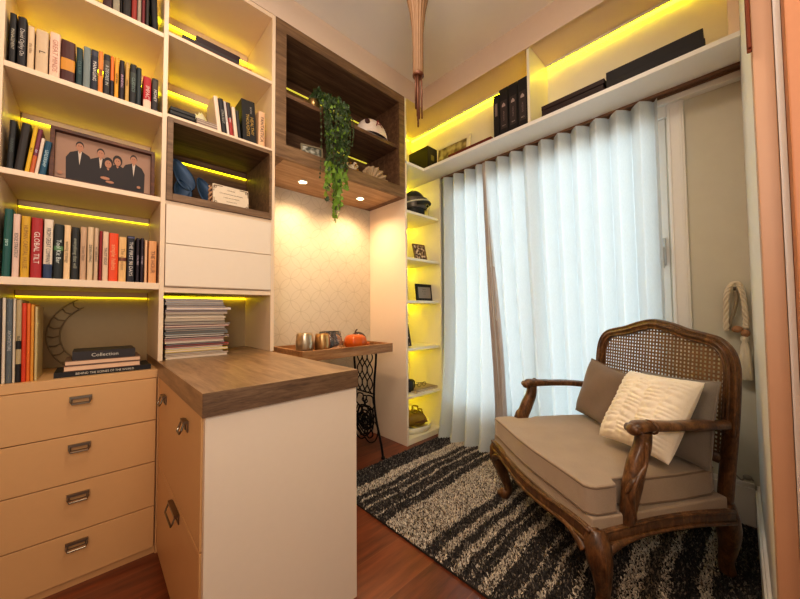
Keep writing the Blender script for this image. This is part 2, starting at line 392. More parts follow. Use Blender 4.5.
# peninsula desk
ds = thing('desk_cabinet', 'cream peninsula cabinet with white end panel under the wooden countertop', 'cabinet')
P('carcass', MB().box(.252, .755, 1.08, 2.30, .006, .804), CREAM, ds)
P('end_panel', MB().box(.240, .765, 1.056, 1.078, .0005, .8035), WHITE, ds, bevel=.001)
P('filler', MB().box(.2315, .2515, 1.885, 2.33, .0005, .804), LOWER_LIT, ds)
P('plinth', MB().box(.2415, .2515, 1.0785, 1.884, .0005, .028), LOWER_LIT, ds)
dA = P('drawer', MB().box(.235, .2515, 1.0805, 1.882, .418, .802), LOWER_LIT, ds, bevel=.0012)
dB = P('drawer', MB().box(.235, .2515, 1.0805, 1.882, .031, .414), LOWER_LIT, ds, bevel=.0012)
bail_handle(dA, (.235, 1.690, .735), 'y', .055, .036); bail_handle(dA, (.235, 1.265, .732), 'y', .045, .036); bail_handle(dB, (.235, 1.425, .385), 'y', .125, .034)
ct = MB().box(.2305, .766, 1.0475, 2.325, .805, .873).build('countertop', TOPWOOD, bevel=.001)
MB().box(.2305, .766, 1.045, 1.0473, .805, .8728).build('front_edge_band', wood('edge_wood', srgb(84, 62, 44), srgb(110, 84, 60), srgb(132, 104, 78), (2, 10, 18), 5, .5, .2), ct)
tag(ct, 'thick brown wooden countertop of the peninsula desk', 'countertop')

# small wooden cubby in bay two
cb = thing('wooden_cubby', 'dark wooden box cubby set in the bookcase above two plain drawers', 'cubby')
m = MB(); X0, X1, Z0, Z1 = .2505, .7595, 1.6485, 2.0595
P('frame_side', MB().box(X0, X0+.024, 1.888, 2.30, Z0, Z1), GREYWOOD, cb, bevel=.001); P('frame_side', MB().box(X1-.014, X1, 1.888, 2.30, Z0, Z1), GREYWOOD, cb, bevel=.001)
P('frame_top', MB().box(X0+.0245, X1-.0145, 1.889, 2.30, Z1-.022, Z1), GREYWOOD, cb, bevel=.001); P('frame_bottom', MB().box(X0+.0245, X1-.0145, 1.889, 2.30, Z0, Z0+.036), GREYWOOD, cb, bevel=.001)
P('back_board', MB().box(X0+.0245, X1-.0145, 2.285, 2.30, Z0+.037, Z1-.023), DARKWOOD, cb)
led(cb, X0+.03, X1-.02, 2.284, Z1-.024, emis('yellow_led_cubby', (1.0, .87, .01), 3.5), .036, .007, DARKWOOD)

# big wooden wall cabinet
wc = thing('wooden_wall_cabinet', 'large open brown wooden wall cabinet with one shelf and spotlights', 'cabinet')
A0, A1, B0, B1 = .783, 1.8785, 2.045, 2.9105
P('front_frame', MB().box(A0, A0+.066, 1.898, 1.92, B0, B1).box(A1-.062, A1, 1.898, 1.92, B0, B1).box(A0+.066, A1-.062, 1.898, 1.92, B1-.072, B1).box(A0+.066, A1-.062, 1.898, 1.92, B0, B0+.088), GREYWOOD, wc)
P('side_panel', MB().box(A0, A0+.06, 1.9205, 2.375, B0, B1), DARKWOOD, wc); P('side_panel', MB().box(A1-.06, A1, 1.9205, 2.375, B0, B1), DARKWOOD, wc)
P('top_panel', MB().box(A0+.0605, A1-.0605, 1.9205, 2.375, B1-.07, B1), DARKWOOD, wc)
P('bottom_panel', MB().box(A0+.0605, A1-.0605, 1.9205, 2.375, B0, B0+.084), wood('underside_wood', srgb(140, 110, 82), srgb(168, 138, 108), srgb(188, 160, 130), (1, 12, 12), 2.5, .5, .1), wc)
P('back_board', MB().box(A0+.0605, A1-.0605, 2.30, 2.375, B0+.085, B1-.071), DARKWOOD, wc)
P('shelf', MB().box(A0+.0605, A1-.0605, 1.925, 2.299, 2.456, 2.484), DARKWOOD, wc, bevel=.001)
led(wc, 1.45, A1-.10, 2.299, 2.4555, emis('yellow_led_low', (1.0, .87, .1), .55), .012, .006, DARKWOOD); led(wc, A0+.07, A1-.07, 2.299, B1-.0715, emis('yellow_led_low2', (1.0, .87, .1), .55), .058, .006, DARKWOOD)
WARM = emis('spot_glow', (1, .72, .42), 28)
for x in (1.09, 1.605):
    r = MB(); r.lathe([(.036, -.004), (.036, 0), (.026, 0), (.026, -.004)], x, 2.155, B0-.0003, 24)
    rg = P('spotlight', MB().tube([(x+.031*cos(t*pi/12), 2.155+.031*sin(t*pi/12), B0-.003) for t in range(24)], .0055, 8, closed=True), TRIM, wc, smooth=True)
    P('lamp_lens', MB().lathe([(.0245, -.003), (.0245, -.0005)], x, 2.155, B0, 24), WARM, rg)
    L = bpy.data.lights.new('niche_spot', 'SPOT'); L.energy = 22; L.color = (1, .66, .36); L.spot_size = radians(150); L.spot_blend = .9; L.shadow_soft_size = .03
    lo = bpy.data.objects.new('niche_spot', L); C.objects.link(lo); lo.location = (x, 2.155, B0-.02); lo.parent = None

LEDCOL = emis('yellow_led_column', (1.0, .87, .01), 26)
# ------------------------------------------------------------------ corner column and high shelf
cs = thing('corner_shelf_unit', 'narrow white corner shelf unit lit yellow beside the curtains', 'shelf unit')
P('side_panel', MB().box(1.880, 1.9005, 1.90, 2.375, .0005, 2.345), WHITE, cs, bevel=.001)
P('side_panel', MB().box(1.881, 1.9005, 1.90, 2.375, 2.371, 2.911), SHELFY, cs)
P('side_panel', MB().box(2.335, 2.352, 1.902, 2.355, .0005, 2.344), SHELFY, cs)
P('back_panel', MB().box(1.901, 2.3345, 2.345, 2.37, .0005, 2.344), SHELFY, cs)
CZS = [1.955, 1.556, 1.193, .79, .398, .045]
for z in CZS:
    sh = [(1.901, 1.902), (2.31, 1.902), (2.3345, 1.93), (2.3345, 2.344), (1.901, 2.344)]
    P('shelf', MB().prism([(x, y, z-.022 if z > .1 else .001) for x, y in sh], (0, 0, .022 if z > .1 else .044)), SHELFY, cs, bevel=.001)
for z in [2.344]+[q-.022 for q in CZS[:-1]]:
    MB().box(1.906, 2.328, 2.331, 2.343, z-.011, z-.001).build('light_strip', LEDCOL, cs)
hs = thing('high_shelf', 'long white high shelf over the curtains with a yellow light strip', 'shelf')
P('deck', MB().prism([(1.901, 1.9, 2.346), (2.116, 1.9, 2.346), (2.116, -.0415, 2.346), (2.4495, -.0415, 2.346), (2.4495, 2.375, 2.346), (1.901, 2.375, 2.346)], (0, 0, .0245)), TRIM, hs, bevel=.001)
P('divider', MB().box(2.1295, 2.44, .938, .956, 2.371, 2.911), SHELFY, hs)
P('back_panel', MB().box(2.441, 2.4494, -.0410, 2.374, 2.371, 2.911), SHELFY, hs)
P('end_panel', MB().box(2.1295, 2.44, -.0414, -.005, 2.371, 2.911), CREAM, hs)
for y0, y1 in ((.958, 2.354), (0, .936)):
    MB().box(2.427, 2.440, y0, y1, 2.892, 2.910).build('light_strip', LEDHOT, hs)
    MB().box(2.40, 2.409, y0, y1, 2.895, 2.911).build('light_lip', SHELFY, hs)
MB().box(1.905, 2.40, 2.355, 2.367, 2.892, 2.91).build('light_strip', LEDHOT, hs)
cr_ = tag(MB().box(2.338, 2.346, -.041, 1.885, 2.330, 2.3455).box(2.346, 2.384, -.041, 1.885, 2.340, 2.3455).box(2.384, 2.392, -.041, 1.885, 2.330, 2.3455).build('curtain_rail', pcol((120, 88, 64), .4), bevel=.001), 'brown curtain rail fixed under the high white shelf', 'curtain rail')

struct('trim_3', MB().box(2.402, 2.4495, -.0415, 1.885, 2.3015, 2.3455), TRIM, 'white board along the wall behind the curtain rail', 'trim', bevel=.002)
# ------------------------------------------------------------------ curtains
def curtain_mat():
    m = bpy.data.materials.new('sheer_white_linen'); m.use_nodes = True; nt = m.node_tree
    for n in list(nt.nodes): nt.nodes.remove(n)
    out = nt.nodes.new('ShaderNodeOutputMaterial')
    tc = nt.nodes.new('ShaderNodeTexCoord'); mp = nt.nodes.new('ShaderNodeMapping'); mp.inputs['Scale'].default_value = (300, 300, 60)
    n = nt.nodes.new('ShaderNodeTexNoise'); n.inputs['Scale'].default_value = 1; nt.links.new(tc.outputs['Object'], mp.inputs['Vector']); nt.links.new(mp.outputs['Vector'], n.inputs['Vector'])
    cr = nt.nodes.new('ShaderNodeValToRGB'); cr.color_ramp.elements[0].color = (.70, .745, .75, 1); cr.color_ramp.elements[1].color = (.82, .86, .86, 1)
    nt.links.new(n.outputs['Fac'], cr.inputs['Fac'])
    d = nt.nodes.new('ShaderNodeBsdfDiffuse'); t = nt.nodes.new('ShaderNodeBsdfTranslucent'); mx = nt.nodes.new('ShaderNodeMixShader'); mx.inputs[0].default_value = .42
    nt.links.new(cr.outputs['Color'], d.inputs['Color']); nt.links.new(cr.outputs['Color'], t.inputs['Color'])
    nt.links.new(d.outputs[0], mx.inputs[1]); nt.links.new(t.outputs[0], mx.inputs[2])
    nt.links.new(mx.outputs[0], out.inputs['Surface'])
    return m
CURT = curtain_mat()
def fold(ph):  # rounded S fold profile
    return .62-1.25*sqrt(sin(ph/2)**2*.97+.03)
def make_curtain(y0t, y1t, y0b, y1b, xb, phase, label, nf, bulge):
    t = thing('sheer_curtain', label, 'curtain', group=None)
    rng = random.Random(int(y0t*100)); am = [rng.uniform(.88, 1.15) for _ in range(60)]; sk = [rng.uniform(-.004, .004) for _ in range(60)]
    ZT, ZB = 2.327, .012
    def fn(u, v, off=0):
        w = v # 0 top .. 1 bottom
        ya = y0t+(y0b-y0t)*w**1.3; yb = y1t+(y1b-y1t)*w**1.3
        y = ya+(yb-ya)*u
        ph = 2*pi*nf*u+phase
        k = int(nf*u+5); amp = (.050+.012*w)
        x = 2.362+off+amp*fold(ph)*1.5+(xb-2.362)*w**(4 if bulge else 2.2)
        x += .005*sin(9*w+u*7)*w
        y += .005*sin(2*ph)
        z = ZT-(ZT-ZB)*w
        if bulge: z = ZT-(ZT-ZB)*w+.0*u
        return (x, y, z)
    MB().grid(lambda u, v: fn(u, v), int(nf*16), 60).build('curtain_panel', CURT, t, smooth=True)
    MB().grid(lambda u, v: fn(u, v*.040, .0035), int(nf*16), 3).build('heading_tape', CURT, t, smooth=True)
    MB().grid(lambda u, v: fn(u, .965+v*.035, .003), int(nf*16), 3).build('hem', CURT, t, smooth=True)
    return t
make_curtain(1.896, 1.425, 1.885, 1.345, 2.235, 0, 'narrow left sheer white curtain spreading out beside the corner shelves', 4.0, True)
right_curtain = make_curtain(1.405, .290, 1.285, .285, 2.365, pi, 'wide right sheer white curtain hanging behind the armchair', 9.7, False)
# gathered leading edge where the two curtains meet
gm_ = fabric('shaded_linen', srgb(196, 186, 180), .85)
def lead(u, v):
    yc = 1.425+(1.275-1.425)*v**1.1; wd = .018+.075*v**.8
    ph = u*pi*2*3.5
    return (2.335-.045*v**2-(.010+.012*v)*cos(ph)+.01*sin(v*9+u*3)*v, yc+(.5-u)*wd+.006*sin(ph*2)+.010*sin(v*7)*v, 2.325-2.295*v)
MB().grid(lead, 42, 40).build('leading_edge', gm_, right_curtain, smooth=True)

# ------------------------------------------------------------------ rug
def rug():
    x0, x1, y0, y1 = 1.115, 2.40, -.022, 1.838
    bands = [(-.1, .10, 'd'), (.10, .14, 'l'), (.14, .22, 'd'), (.22, .25, 'l'), (.25, .30, 'm'), (.30, .36, 'l'), (.36, .47, 'd'), (.47, .49, 'l'), (.49, .545, 'd'), (.545, .57, 'l'), (.57, .615, 'd'), (.615, .63, 'l'), (.63, .705, 'd'), (.705, .754, 'l'), (.754, .80, 'd'), (.80, .812, 'l'), (.812, .845, 'd'),
             (.845, .888, 'l'), (.888, .934, 'd'), (.934, .974, 'l'), (.974, 1.032, 'd'), (1.032, 1.294, 'l'), (1.294, 1.36, 'd'), (1.36, 1.372, 'l'), (1.372, 1.45, 'd'), (1.45, 1.466, 'l'), (1.466, 1.52, 'd'), (1.52, 1.532, 'l'), (1.532, 1.58, 'd'), (1.58, 1.67, 'l'), (1.67, 2., 'd')]
    m, nt, b = newmat('striped_shag')
    at = nt.nodes.new('ShaderNodeAttribute'); at.attribute_name = 'Col'; nt.links.new(at.outputs['Color'], b.inputs['Base Color']); b.inputs['Roughness'].default_value = .95; b.inputs['Specular IOR Level'].default_value = .1
    R = random.Random(3); v = []; f = []; cols = []
    def tone(x, y):
        yy = y+.007*sin(x*9+y*5)+.004*sin(x*23+1)+R.gauss(0, .0035)
        k = next((c for a, b_, c in bands if a <= yy < b_), 'd')
        if k == 'l': c = srgb(226, 216, 200) if R.random() > .10 else srgb(150, 134, 116)
        elif k == 'm': c = srgb(150, 138, 122) if R.random() > .4 else srgb(90, 84, 78)
        else: c = srgb(80, 77, 76) if R.random() > .25 else srgb(150, 142, 132)
        q = R.uniform(.72, 1.2); return (c[0]*q, c[1]*q, c[2]*q, 1)
    # backing
    v += [(x0, y0, .002), (x1, y0, .002), (x1, y1, .002), (x0, y1, .002), (x0, y0, .010), (x1, y0, .010), (x1, y1, .010), (x0, y1, .010)]
    f += [(0,3,2,1),(4,5,6,7),(0,1,5,4),(1,2,6,5),(2,3,7,6),(3,0,4,7)]; cols += [(.05, .045, .04, 1)]*6
    step = .0064
    nx = int((x1-x0)/step); ny = int((y1-y0)/step)
    for i in range(nx):
        for j in range(ny):
            x = x0+(i+R.random())*step; y = y0+(j+R.random())*step
            c = tone(x, y); a = R.uniform(0, 2*pi); w = R.uniform(.0026, .0042); h = R.uniform(.006, .012)
            lx, ly = R.gauss(0, .0035), R.gauss(0, .0035); n = len(v)
            v += [(x-w*cos(a), y-w*sin(a), .009), (x+w*cos(a), y+w*sin(a), .009), (x+lx+w*.7*cos(a), y+ly+w*.7*sin(a), .009+h), (x+lx-w*.7*cos(a), y+ly-w*.7*sin(a), .009+h)]
            f.append((n, n+1, n+2, n+3)); cols.append(c)
    me = bpy.data.meshes.new('striped_rug'); me.from_pydata(v, [], f); me.update()
    ca = me.color_attributes.new('Col', 'FLOAT_COLOR', 'CORNER'); buf = []
    for p, c in zip(me.polygons, cols): buf += list(c)*p.loop_total
    ca.data.foreach_set('color', buf); me.materials.append(m)
    o = bpy.data.objects.new('striped_rug', me); C.objects.link(o)
    tag(o, 'shaggy grey black and cream striped rug under the armchair', 'rug')
rug()

# ------------------------------------------------------------------ books
ORD = ['first', 'second', 'third', 'fourth', 'fifth', 'sixth', 'seventh', 'eighth', 'ninth', 'tenth', 'eleventh', 'twelfth', 'thirteenth', 'fourteenth', 'fifteenth', 'sixteenth', 'seventeenth', 'eighteenth', 'nineteenth', 'twentieth', 'twenty-first', 'twenty-second', 'twenty-third', 'twenty-fourth', 'twenty-fifth', 'twenty-sixth', 'twenty-seventh', 'twenty-eighth', 'twenty-ninth', 'thirtieth']
def book(w, h, d, rgb, loc, label, group, lean=0., title=None, tc=(235, 225, 205), bands=(), tsize=None, rotz=0., thin=False, tpos=.5, tl=None):
    """upright book: local origin bottom-centre of the spine, spine faces -Y"""
    mb = MB(); t = min(.0025, w*.18)
    n = 5; pts = []
    for i in range(n+1): # rounded spine
        a = -pi/2+pi*i/n; pts.append((w/2*sin(a), .004-.004*cos(a)))
    outl = [(-w/2, d)]+pts+[(w/2, d), (w/2-t, d), (w/2-t, .008), (-w/2+t, .008), (-w/2+t, d)]
    mb.prism([(x, y, 0) for x, y in outl], (0, 0, h))
    o = mb.build('book', pcol(rgb), None)
    s_ = (w/2)*sin(abs(lean))
    o.location = (loc[0], loc[1], loc[2]+s_+.0006); o.rotation_euler = (0, lean, rotz)
    tag(o, label, 'book', group)
    MB().box(-w/2+t+.0002, w/2-t-.0002, .0085, d-.003, .003, h-.004).build('pages', PAPER, o)
    for (a, b, c) in bands: # coloured spine bands by fraction of the height
        MB().prism([(x*1.004, y-.0004, h*a) for x, y in pts], (0, 0, h*(b-a))).build('spine_band', pcol(c), o)
    if title and w > .011:
        ts = tsize or min(w*.72, .026)
        text(title, ts, pcol(tc), o, frame_M((0, -.0008, h*tpos), (0, 0, -1), (1, 0, 0)), maxw=h*(tl or .82))
    return o
def ro(rgb, lo=1): return rgb
# second shelf from the top, left bay: (x0, x1, height, colour, colour word, title, text colour, bands)
A = [(-.253,-.235,.207,(24,22,24),'black','MANAGEMENT',(190,180,160),()), (-.232,-.208,.206,(22,18,22),'black','David Ogilvy On',(200,190,180),()), (-.206,-.187,.184,(214,186,150),'beige','the idea',(150,120,95),()), (-.184,-.149,.185,(206,178,145),'light tan','L',(30,26,24),()),
     (-.146,-.115,.196,(226,190,165),'pinkish white','GREAT MINDS',(190,130,110),()), (-.114,-.071,.183,(74,32,26),'thick maroon','',(200,160,120),((.30,.58,(205,140,50)),)), (-.068,-.048,.173,(30,56,60),'dark teal','CULTURE',(90,120,120),()), (-.047,-.023,.190,(118,128,126),'blue-grey','',(90,100,100),()),
     (-.023,.001,.190,(30,32,48),'navy','MANAGING',(225,215,205),((.86,.97,(60,60,75)),)), (.001,.017,.195,(222,132,62),'orange','RIGHT',(40,25,20),()), (.018,.041,.193,(36,32,34),'charcoal','A DEGREE IN',(190,190,185),((.55,.85,(80,72,60)),)), (.041,.054,.194,(226,118,52),'orange and black','',(0,0,0),((0,.42,(40,34,44)),)),
     (.055,.070,.197,(224,160,50),'yellow','NEW IDEA',(70,45,25),()), (.072,.090,.192,(34,20,28),'dark plum','BRANDING',(210,170,190),()), (.092,.107,.193,(198,156,84),'ochre','reading',(110,80,50),()), (.109,.133,.196,(28,28,28),'black','CLASSICS',(120,140,130),((.5,.8,(60,66,60)),)),
     (.133,.151,.190,(34,46,50),'dark slate','',(120,130,130),()), (.158,.189,.161,(176,28,36),'red and white','IMPACT',(225,190,180),((0,.30,(228,196,170)),)), (.191,.216,.167,(40,34,36),'dark brown','MONEY',(220,210,200),((.62,.95,(70,62,54)),))]
for i, (a, b, h_, c, w_, t, tc, bd) in enumerate(A):
    book(b-a-.0012, h_, .16, c, ((a+b)/2, 1.925, 2.0712), '%s book, %s from the left in the upper full row of books' % (w_, ORD[i]), 'books in the upper full row', 0, t, tc, bd)
# beside the family photo, all leaning to the right
B = [(-.240,.196,.017,(28,28,30),'black','WINNING',(90,100,96),.03), (-.218,.198,.023,(38,30,26),'thick dark brown','',(90,70,60),.09), (-.1965,.193,.012,(216,172,40),'yellow','the 1',(60,40,30),.11), (-.1835,.190,.012,(120,54,70),'purple and orange','GO',(220,220,240),.11), (-.1715,.155,.010,(222,200,180),'white','',(120,90,70),.11), (-.1555,.147,.018,(26,76,100),'teal blue','LEADERSHIP',(190,215,220),.11)]
for i, (x, h_, w, c, w_, t, tc, ln) in enumerate(B):
    book(w, h_, .15, c, (x, 1.925, 1.6572), '%s book leaning beside the family photo, %s from the left' % (w_, ORD[i]), 'leaning books beside the family photo', ln, t, tc, ((0, .4, (190, 96, 50)),) if i == 3 else ())
Cc = [(-.251,-.229,.262,(24,84,76),'dark green','para',(190,220,210),()), (-.226,-.207,.246,(222,190,172),'pinkish cream','EDGE STRATEGY',(70,60,60),()), (-.205,-.181,.242,(206,160,40),'mustard yellow','HUMAN CAPITAL VALUE',(150,100,30),()), (-.179,-.148,.241,(168,34,36),'red','GLOBAL TILT',(240,225,210),()),
      (-.145,-.119,.241,(226,206,184),'white and navy','FROM GREAT COMPANY TO',(60,55,60),((0,.24,(40,58,92)),)), (-.117,-.089,.226,(26,32,28),'black','Tool Kit Bar',(220,225,215),((.52,.60,(86,130,80)),)), (-.088,-.068,.227,(232,196,150),'cream','winning strategy',(90,60,40),()), (-.066,-.042,.222,(30,30,28),'black','everything that will',(170,170,150),()),
      (-.040,-.020,.227,(196,160,128),'beige','Street Style',(130,100,80),()), (-.018,.001,.231,(216,186,150),'cream','DEVELOPING',(50,40,34),()), (.003,.017,.230,(204,174,144),'pale beige','NO ONE RULES',(60,45,40),()), (.019,.030,.219,(140,26,30),'thin dark red','',(0,0,0),()),
      (.030,.050,.219,(222,190,160),'cream','TRUST EDGE',(60,50,45),()), (.051,.083,.216,(226,76,24),'thick orange','simple habits',(240,170,120),()), (.084,.111,.204,(226,180,118),'light orange cream','The question',(150,105,60),((.46,.54,(110,50,36)),)), (.113,.140,.213,(30,26,34),'black','THE FIRST 90 DAYS',(225,215,205),((.95,.98,(90,90,120)),)),
      (.145,.158,.207,(34,22,34),'dark purple','GOAL BIBLE',(200,180,190),()), (.161,.174,.209,(38,20,36),'dark plum','THE HABIT',(200,180,190),()), (.176,.187,.202,(226,180,140),'thin cream','',(80,50,40),()), (.191,.222,.201,(222,160,104),'tan orange','THE HOUR',(110,60,40),())]
for i, (a, b, h_, c, w_, t, tc, bd) in enumerate(Cc):
    book(b-a-.0012, h_, .17, c, ((a+b)/2, 1.925, 1.2432), '%s book, %s from the left in the row below the family photo' % (w_, ORD[i]), 'books in the row below the family photo', .012 if i == 0 else 0, t, tc, bd, tl=.86 if i in (1, 3, 15) else .7)
D = [(-.246,.322,.008,(60,56,54),'charcoal','',(0,0,0)), (-.2365,.325,.009,(220,205,185),'thin white','',(0,0,0)), (-.223,.322,.015,(96,104,108),'blue-grey','ARCHITECTURE',(200,200,195)), (-.211,.322,.007,(214,200,180),'white','',(0,0,0)), (-.1995,.318,.014,(180,160,120),'black and cream','BLOCKS',(30,26,24)), (-.186,.305,.012,(206,66,32),'red','',(0,0,0)), (-.1745,.304,.0095,(222,112,40),'orange','',(0,0,0)), (-.1645,.300,.009,(216,150,60),'yellow ochre','',(0,0,0)), (-.1545,.292,.008,(200,180,130),'pale green spined','',(0,0,0))]
for i, (x, h_, w, c, w_, t, tc) in enumerate(D):
    book(w, h_, .20, c, (x, 1.925, .8377), '%s tall book, %s from the left standing on the drawer cabinet' % (w_, ORD[i]), 'tall books on the drawer cabinet', -.012, t, tc, ((0, .22, (30, 26, 26)), (.4, .5, (30, 26, 26))) if i == 4 else ())
T = [(.010,.042,.22,(60,26,26),'maroon'), (.043,.068,.23,(150,140,120),'grey'), (.069,.076,.24,(30,24,24),'thin black'), (.077,.108,.24,(26,20,20),'thick black'), (.109,.129,.22,(150,50,40),'red'), (.130,.145,.23,(160,146,128),'grey cream'), (.146,.160,.22,(110,34,40),'wine red'), (.161,.175,.22,(50,46,42),'dark olive')]
for i, (a, b, h_, c, w_) in enumerate(T):
    book(b-a-.001, h_, .16, c, ((a+b)/2, 1.925, 2.4702), '%s book, %s from the left on the topmost left shelf' % (w_, ORD[i]), 'books on the topmost left shelf')
book(.024, .24, .16, (16, 15, 18), (.2, 1.925, 2.4702), 'black book leaning left at the end of the topmost left shelf', 'books on the topmost left shelf', -.05)

def flatbook(name, w, d, h, rgb, loc, label, cat, group, rot=0, title=None, tc=(220, 215, 200), edge=None, pages=True):
    """book lying flat, spine towards the room (-Y); local origin centre-bottom of the front edge"""
    mb = MB(); t = min(.0025, h*.2)
    mb.box(-w/2, w/2, 0, d, 0, t).box(-w/2, w/2, 0, d, h-t, h)
    if edge is None: mb.box(-w/2, w/2, 0, .003, t, h-t)
    o = mb.build(name, pcol(rgb), None); o.location = loc; o.rotation_euler = (0, 0, rot); tag(o, label, cat, group)
    MB().box(-w/2+.003, w/2-.003, .0035 if edge is None else .0015, d-.003, t+.0002, h-t-.0002).build('pages', PAPER if edge is None else pcol(edge), o)
    if title: text(title, h*.6, pcol(tc), o, frame_M((0, -.0006, h/2), (1, 0, 0), (0, 0, 1)), maxw=w*.6)
    return o
# flat stack on the drawer cabinet
zz = .8377
for (x, w, h_, c, e, l, t) in ((.052, .315, .022, (26, 24, 26), None, 'large black flat book under the small stack on the drawer cabinet', 'BEHIND THE SCENES OF THE WORLD'), (.045, .25, .024, (120, 90, 70), (228, 190, 158), 'cream paged book second from the bottom of the small flat stack', None), (.047, .248, .021, (110, 84, 66), (228, 190, 158), 'cream paged book third from the bottom of the small flat stack', None), (.048, .205, .036, (52, 46, 46), None, 'dark grey book on top of the small flat stack', 'Collection')):
    flatbook('book', w, .19, h_-.0008, c, (x, 1.93, zz), l, 'book', 'flat stack on the drawer cabinet', .0, t, edge=e); zz += h_
# round pale relief ring leaning on the back behind the books
rg = MB()
def ringpt(r, a): return (RX+r*cos(a), 2.30, .995+r*sin(a))
RX = .045
for rr_i in (.155, .20): rg.tube([ringpt(rr_i, radians(t)) for t in range(118, 243, 5)], .0028, 8)
for k in range(9): rg.tube([ringpt(.153, radians(124+k*14)), ringpt(.178, radians(127+k*14)), ringpt(.202, radians(124+k*14))], .0028, 6)
tag(rg.build('ring_ornament', plain('relief_beige', srgb(146, 126, 92), .6), smooth=True), 'faint curved openwork ring piece standing behind the tall books', 'ornament')

# magazines stacked on the countertop
R = random.Random(11); zz = .8736; k = 0
MAGC = [((214,200,178),'cream'), ((150,120,90),'brown spined'), ((220,212,196),'white'), ((206,180,90),'pale yellow'), ((212,206,196),'white'), ((190,70,56),'red and white'), ((60,90,120),'blue'), ((216,206,190),'white'), ((176,100,100),'rose'), ((214,190,176),'pinkish'), ((228,220,206),'white'), ((120,130,130),'grey green'), ((50,46,50),'black'), ((200,190,176),'light grey'), ((150,80,80),'faded red'), ((60,60,64),'charcoal'), ((196,180,160),'beige'), ((212,196,170),'cream'), ((206,190,164),'sand'), ((214,200,176),'cream'), ((180,160,140),'taupe'), ((90,70,110),'purple'), ((216,200,200),'pale lilac'), ((56,40,60),'dark violet'), ((180,176,176),'silver grey'), ((150,148,150),'grey'), ((176,170,168),'light grey')]
while k < 27:
    h_ = R.uniform(.0088, .0142); 
    if zz+h_ > 1.195: break
    w = R.uniform(.25, .292); c, wd = MAGC[k]
    x = .258+w/2+R.uniform(.0, .008); y = 1.93+R.uniform(-.006, .01)
    m = MB(); m.box(-w/2, w/2, 0, .21, 0, h_*.22).box(-w/2, w/2, 0, .21, h_*.78, h_-.0004)
    o = m.build('magazine', pcol(c)); o.location = (x, y, zz); o.rotation_euler = (0, 0, R.uniform(-.012, .012))
    tag(o, '%s magazine, %s from the bottom of the tall stack on the countertop' % (wd, ORD[k]), 'magazine', 'tall magazine stack')
    MB().box(-w/2+.001, w/2-.001, .001, .208, h_*.22+.0001, h_*.78-.0001).build('pages', (lambda f_: pcol(tuple(int(f_*q) for q in (216, 196, 176))))(R.choice((.5, .7, .8, .92, 1))), o)
    zz += h_; k += 1
# flat books on the upper shelf of the second bay
zz = 2.4925
for (x, w, d, h_, c, l) in ((.455, .295, .20, .013, (40, 38, 36), 'thin black book at the bottom of the highest flat stack'), (.458, .285, .20, .014, (110, 50, 40), 'brick red book second from the bottom of the highest flat stack'), (.448, .27, .19, .018, (52, 44, 44), 'dark grey book third from the bottom of the highest flat stack'), (.482, .215, .19, .030, (44, 18, 20), 'dark maroon book on top of the highest flat stack')):
    flatbook('book', w, d, h_-.0006, c, (x, 1.935, zz), l, 'book', 'highest flat stack in the bookcase', 0, None); zz += h_
flatbook('book', .045, .16, .030, (176, 96, 56), (.632, 1.935, 2.4925), 'small orange-brown book at the right of the highest flat stack', 'book', 'highest flat stack in the bookcase')
# lower: black cases, magazines, stone, leaning books
zz = 2.0785
for i in range(3):
    o = MB().box(-.055, .055, 0, .17, 0, .019).build('black_case', BLACK, bevel=.003); o.location = (.316+.002*i, 1.93, zz); zz += .020
    tag(o, '%s flat black case stacked at the left above the wooden cubby' % ('bottom', 'middle', 'top')[i], 'case', 'black cases above the cubby')
    MB().box(-.055, .055, -.0006, 0, .0092, .0102).build('lid_seam', pcol((70, 60, 50)), o)
zz = 2.0785
for i in range(4): flatbook('magazine', .105, .18, .0105, ((150, 130, 116), (110, 92, 84), (160, 142, 128), (130, 112, 100))[i], (.430, 1.93, zz), '%s greyish magazine lying flat beside the black cases' % ('lowest', 'second', 'third', 'uppermost')[i], 'magazine', 'flat magazines beside the black cases', edge=(190, 168, 150)); zz += .0112
st = MB(); st.ball((0, 0, .095), (.050, .035, .098), 14, 10)
rr_ = random.Random(5); st.v = [(x*(1+rr_.uniform(-.14, .14)), y*(1+rr_.uniform(-.14, .14)), z*(1+rr_.uniform(-.08, .08))) for x, y, z in st.v]
zm = min(v[2] for v in st.v); st.v = [(x, y, z-zm) for x, y, z in st.v]
o = st.build('white_stone', plain('pale_quartz', srgb(232, 226, 190), .4)); o.location = (.445, 2.165, 2.0785); tag(o, 'rough pale white stone standing behind the leaning books', 'stone')
BB = [(.489,.021,.198,(232,206,182),'white','',(0,0,0),-.12,()), (.5145,.022,.197,(30,28,32),'black','STRATEGY',(180,175,165),-.12,()), (.5335,.012,.190,(200,190,180),'thin pale','',(0,0,0),-.12,((.0,.4,(225,215,205)),)), (.5515,.019,.190,(160,46,40),'red and charcoal','ideas',(230,220,210),-.12,((.55,1.,(46,40,44)),)), (.574,.019,.176,(226,204,180),'cream','',(0,0,0),-.11,()), (.593,.014,.165,(52,52,56),'charcoal','',(150,150,150),-.10,())]
for i, (x, w, h_, c, w_, t, tc, ln, bd) in enumerate(BB):
    book(w, h_, .15, c, (x, 1.927, 2.0785), '%s book leaning left above the cubby, %s from the left' % (w_, ORD[i]), 'leaning books above the cubby', ln, t, tc, bd)
bx = MB().box(-.037, .037, 0, .17, 0, .245).build('black_box', pcol((22, 20, 20)), bevel=.002); bx.location = (.645, 1.925, 2.0825); bx.rotation_euler = (0, -.05, 0)
tag(bx, 'large black box with gold lettering leaning among the books above the cubby', 'box')
text('HEALTHY\nTHOUGHTS', .024, pcol((200, 160, 70), .4), bx, frame_M((.004, -.0006, .10), (0, 0, -1), (1, 0, 0)), 'gold_lettering', .14)
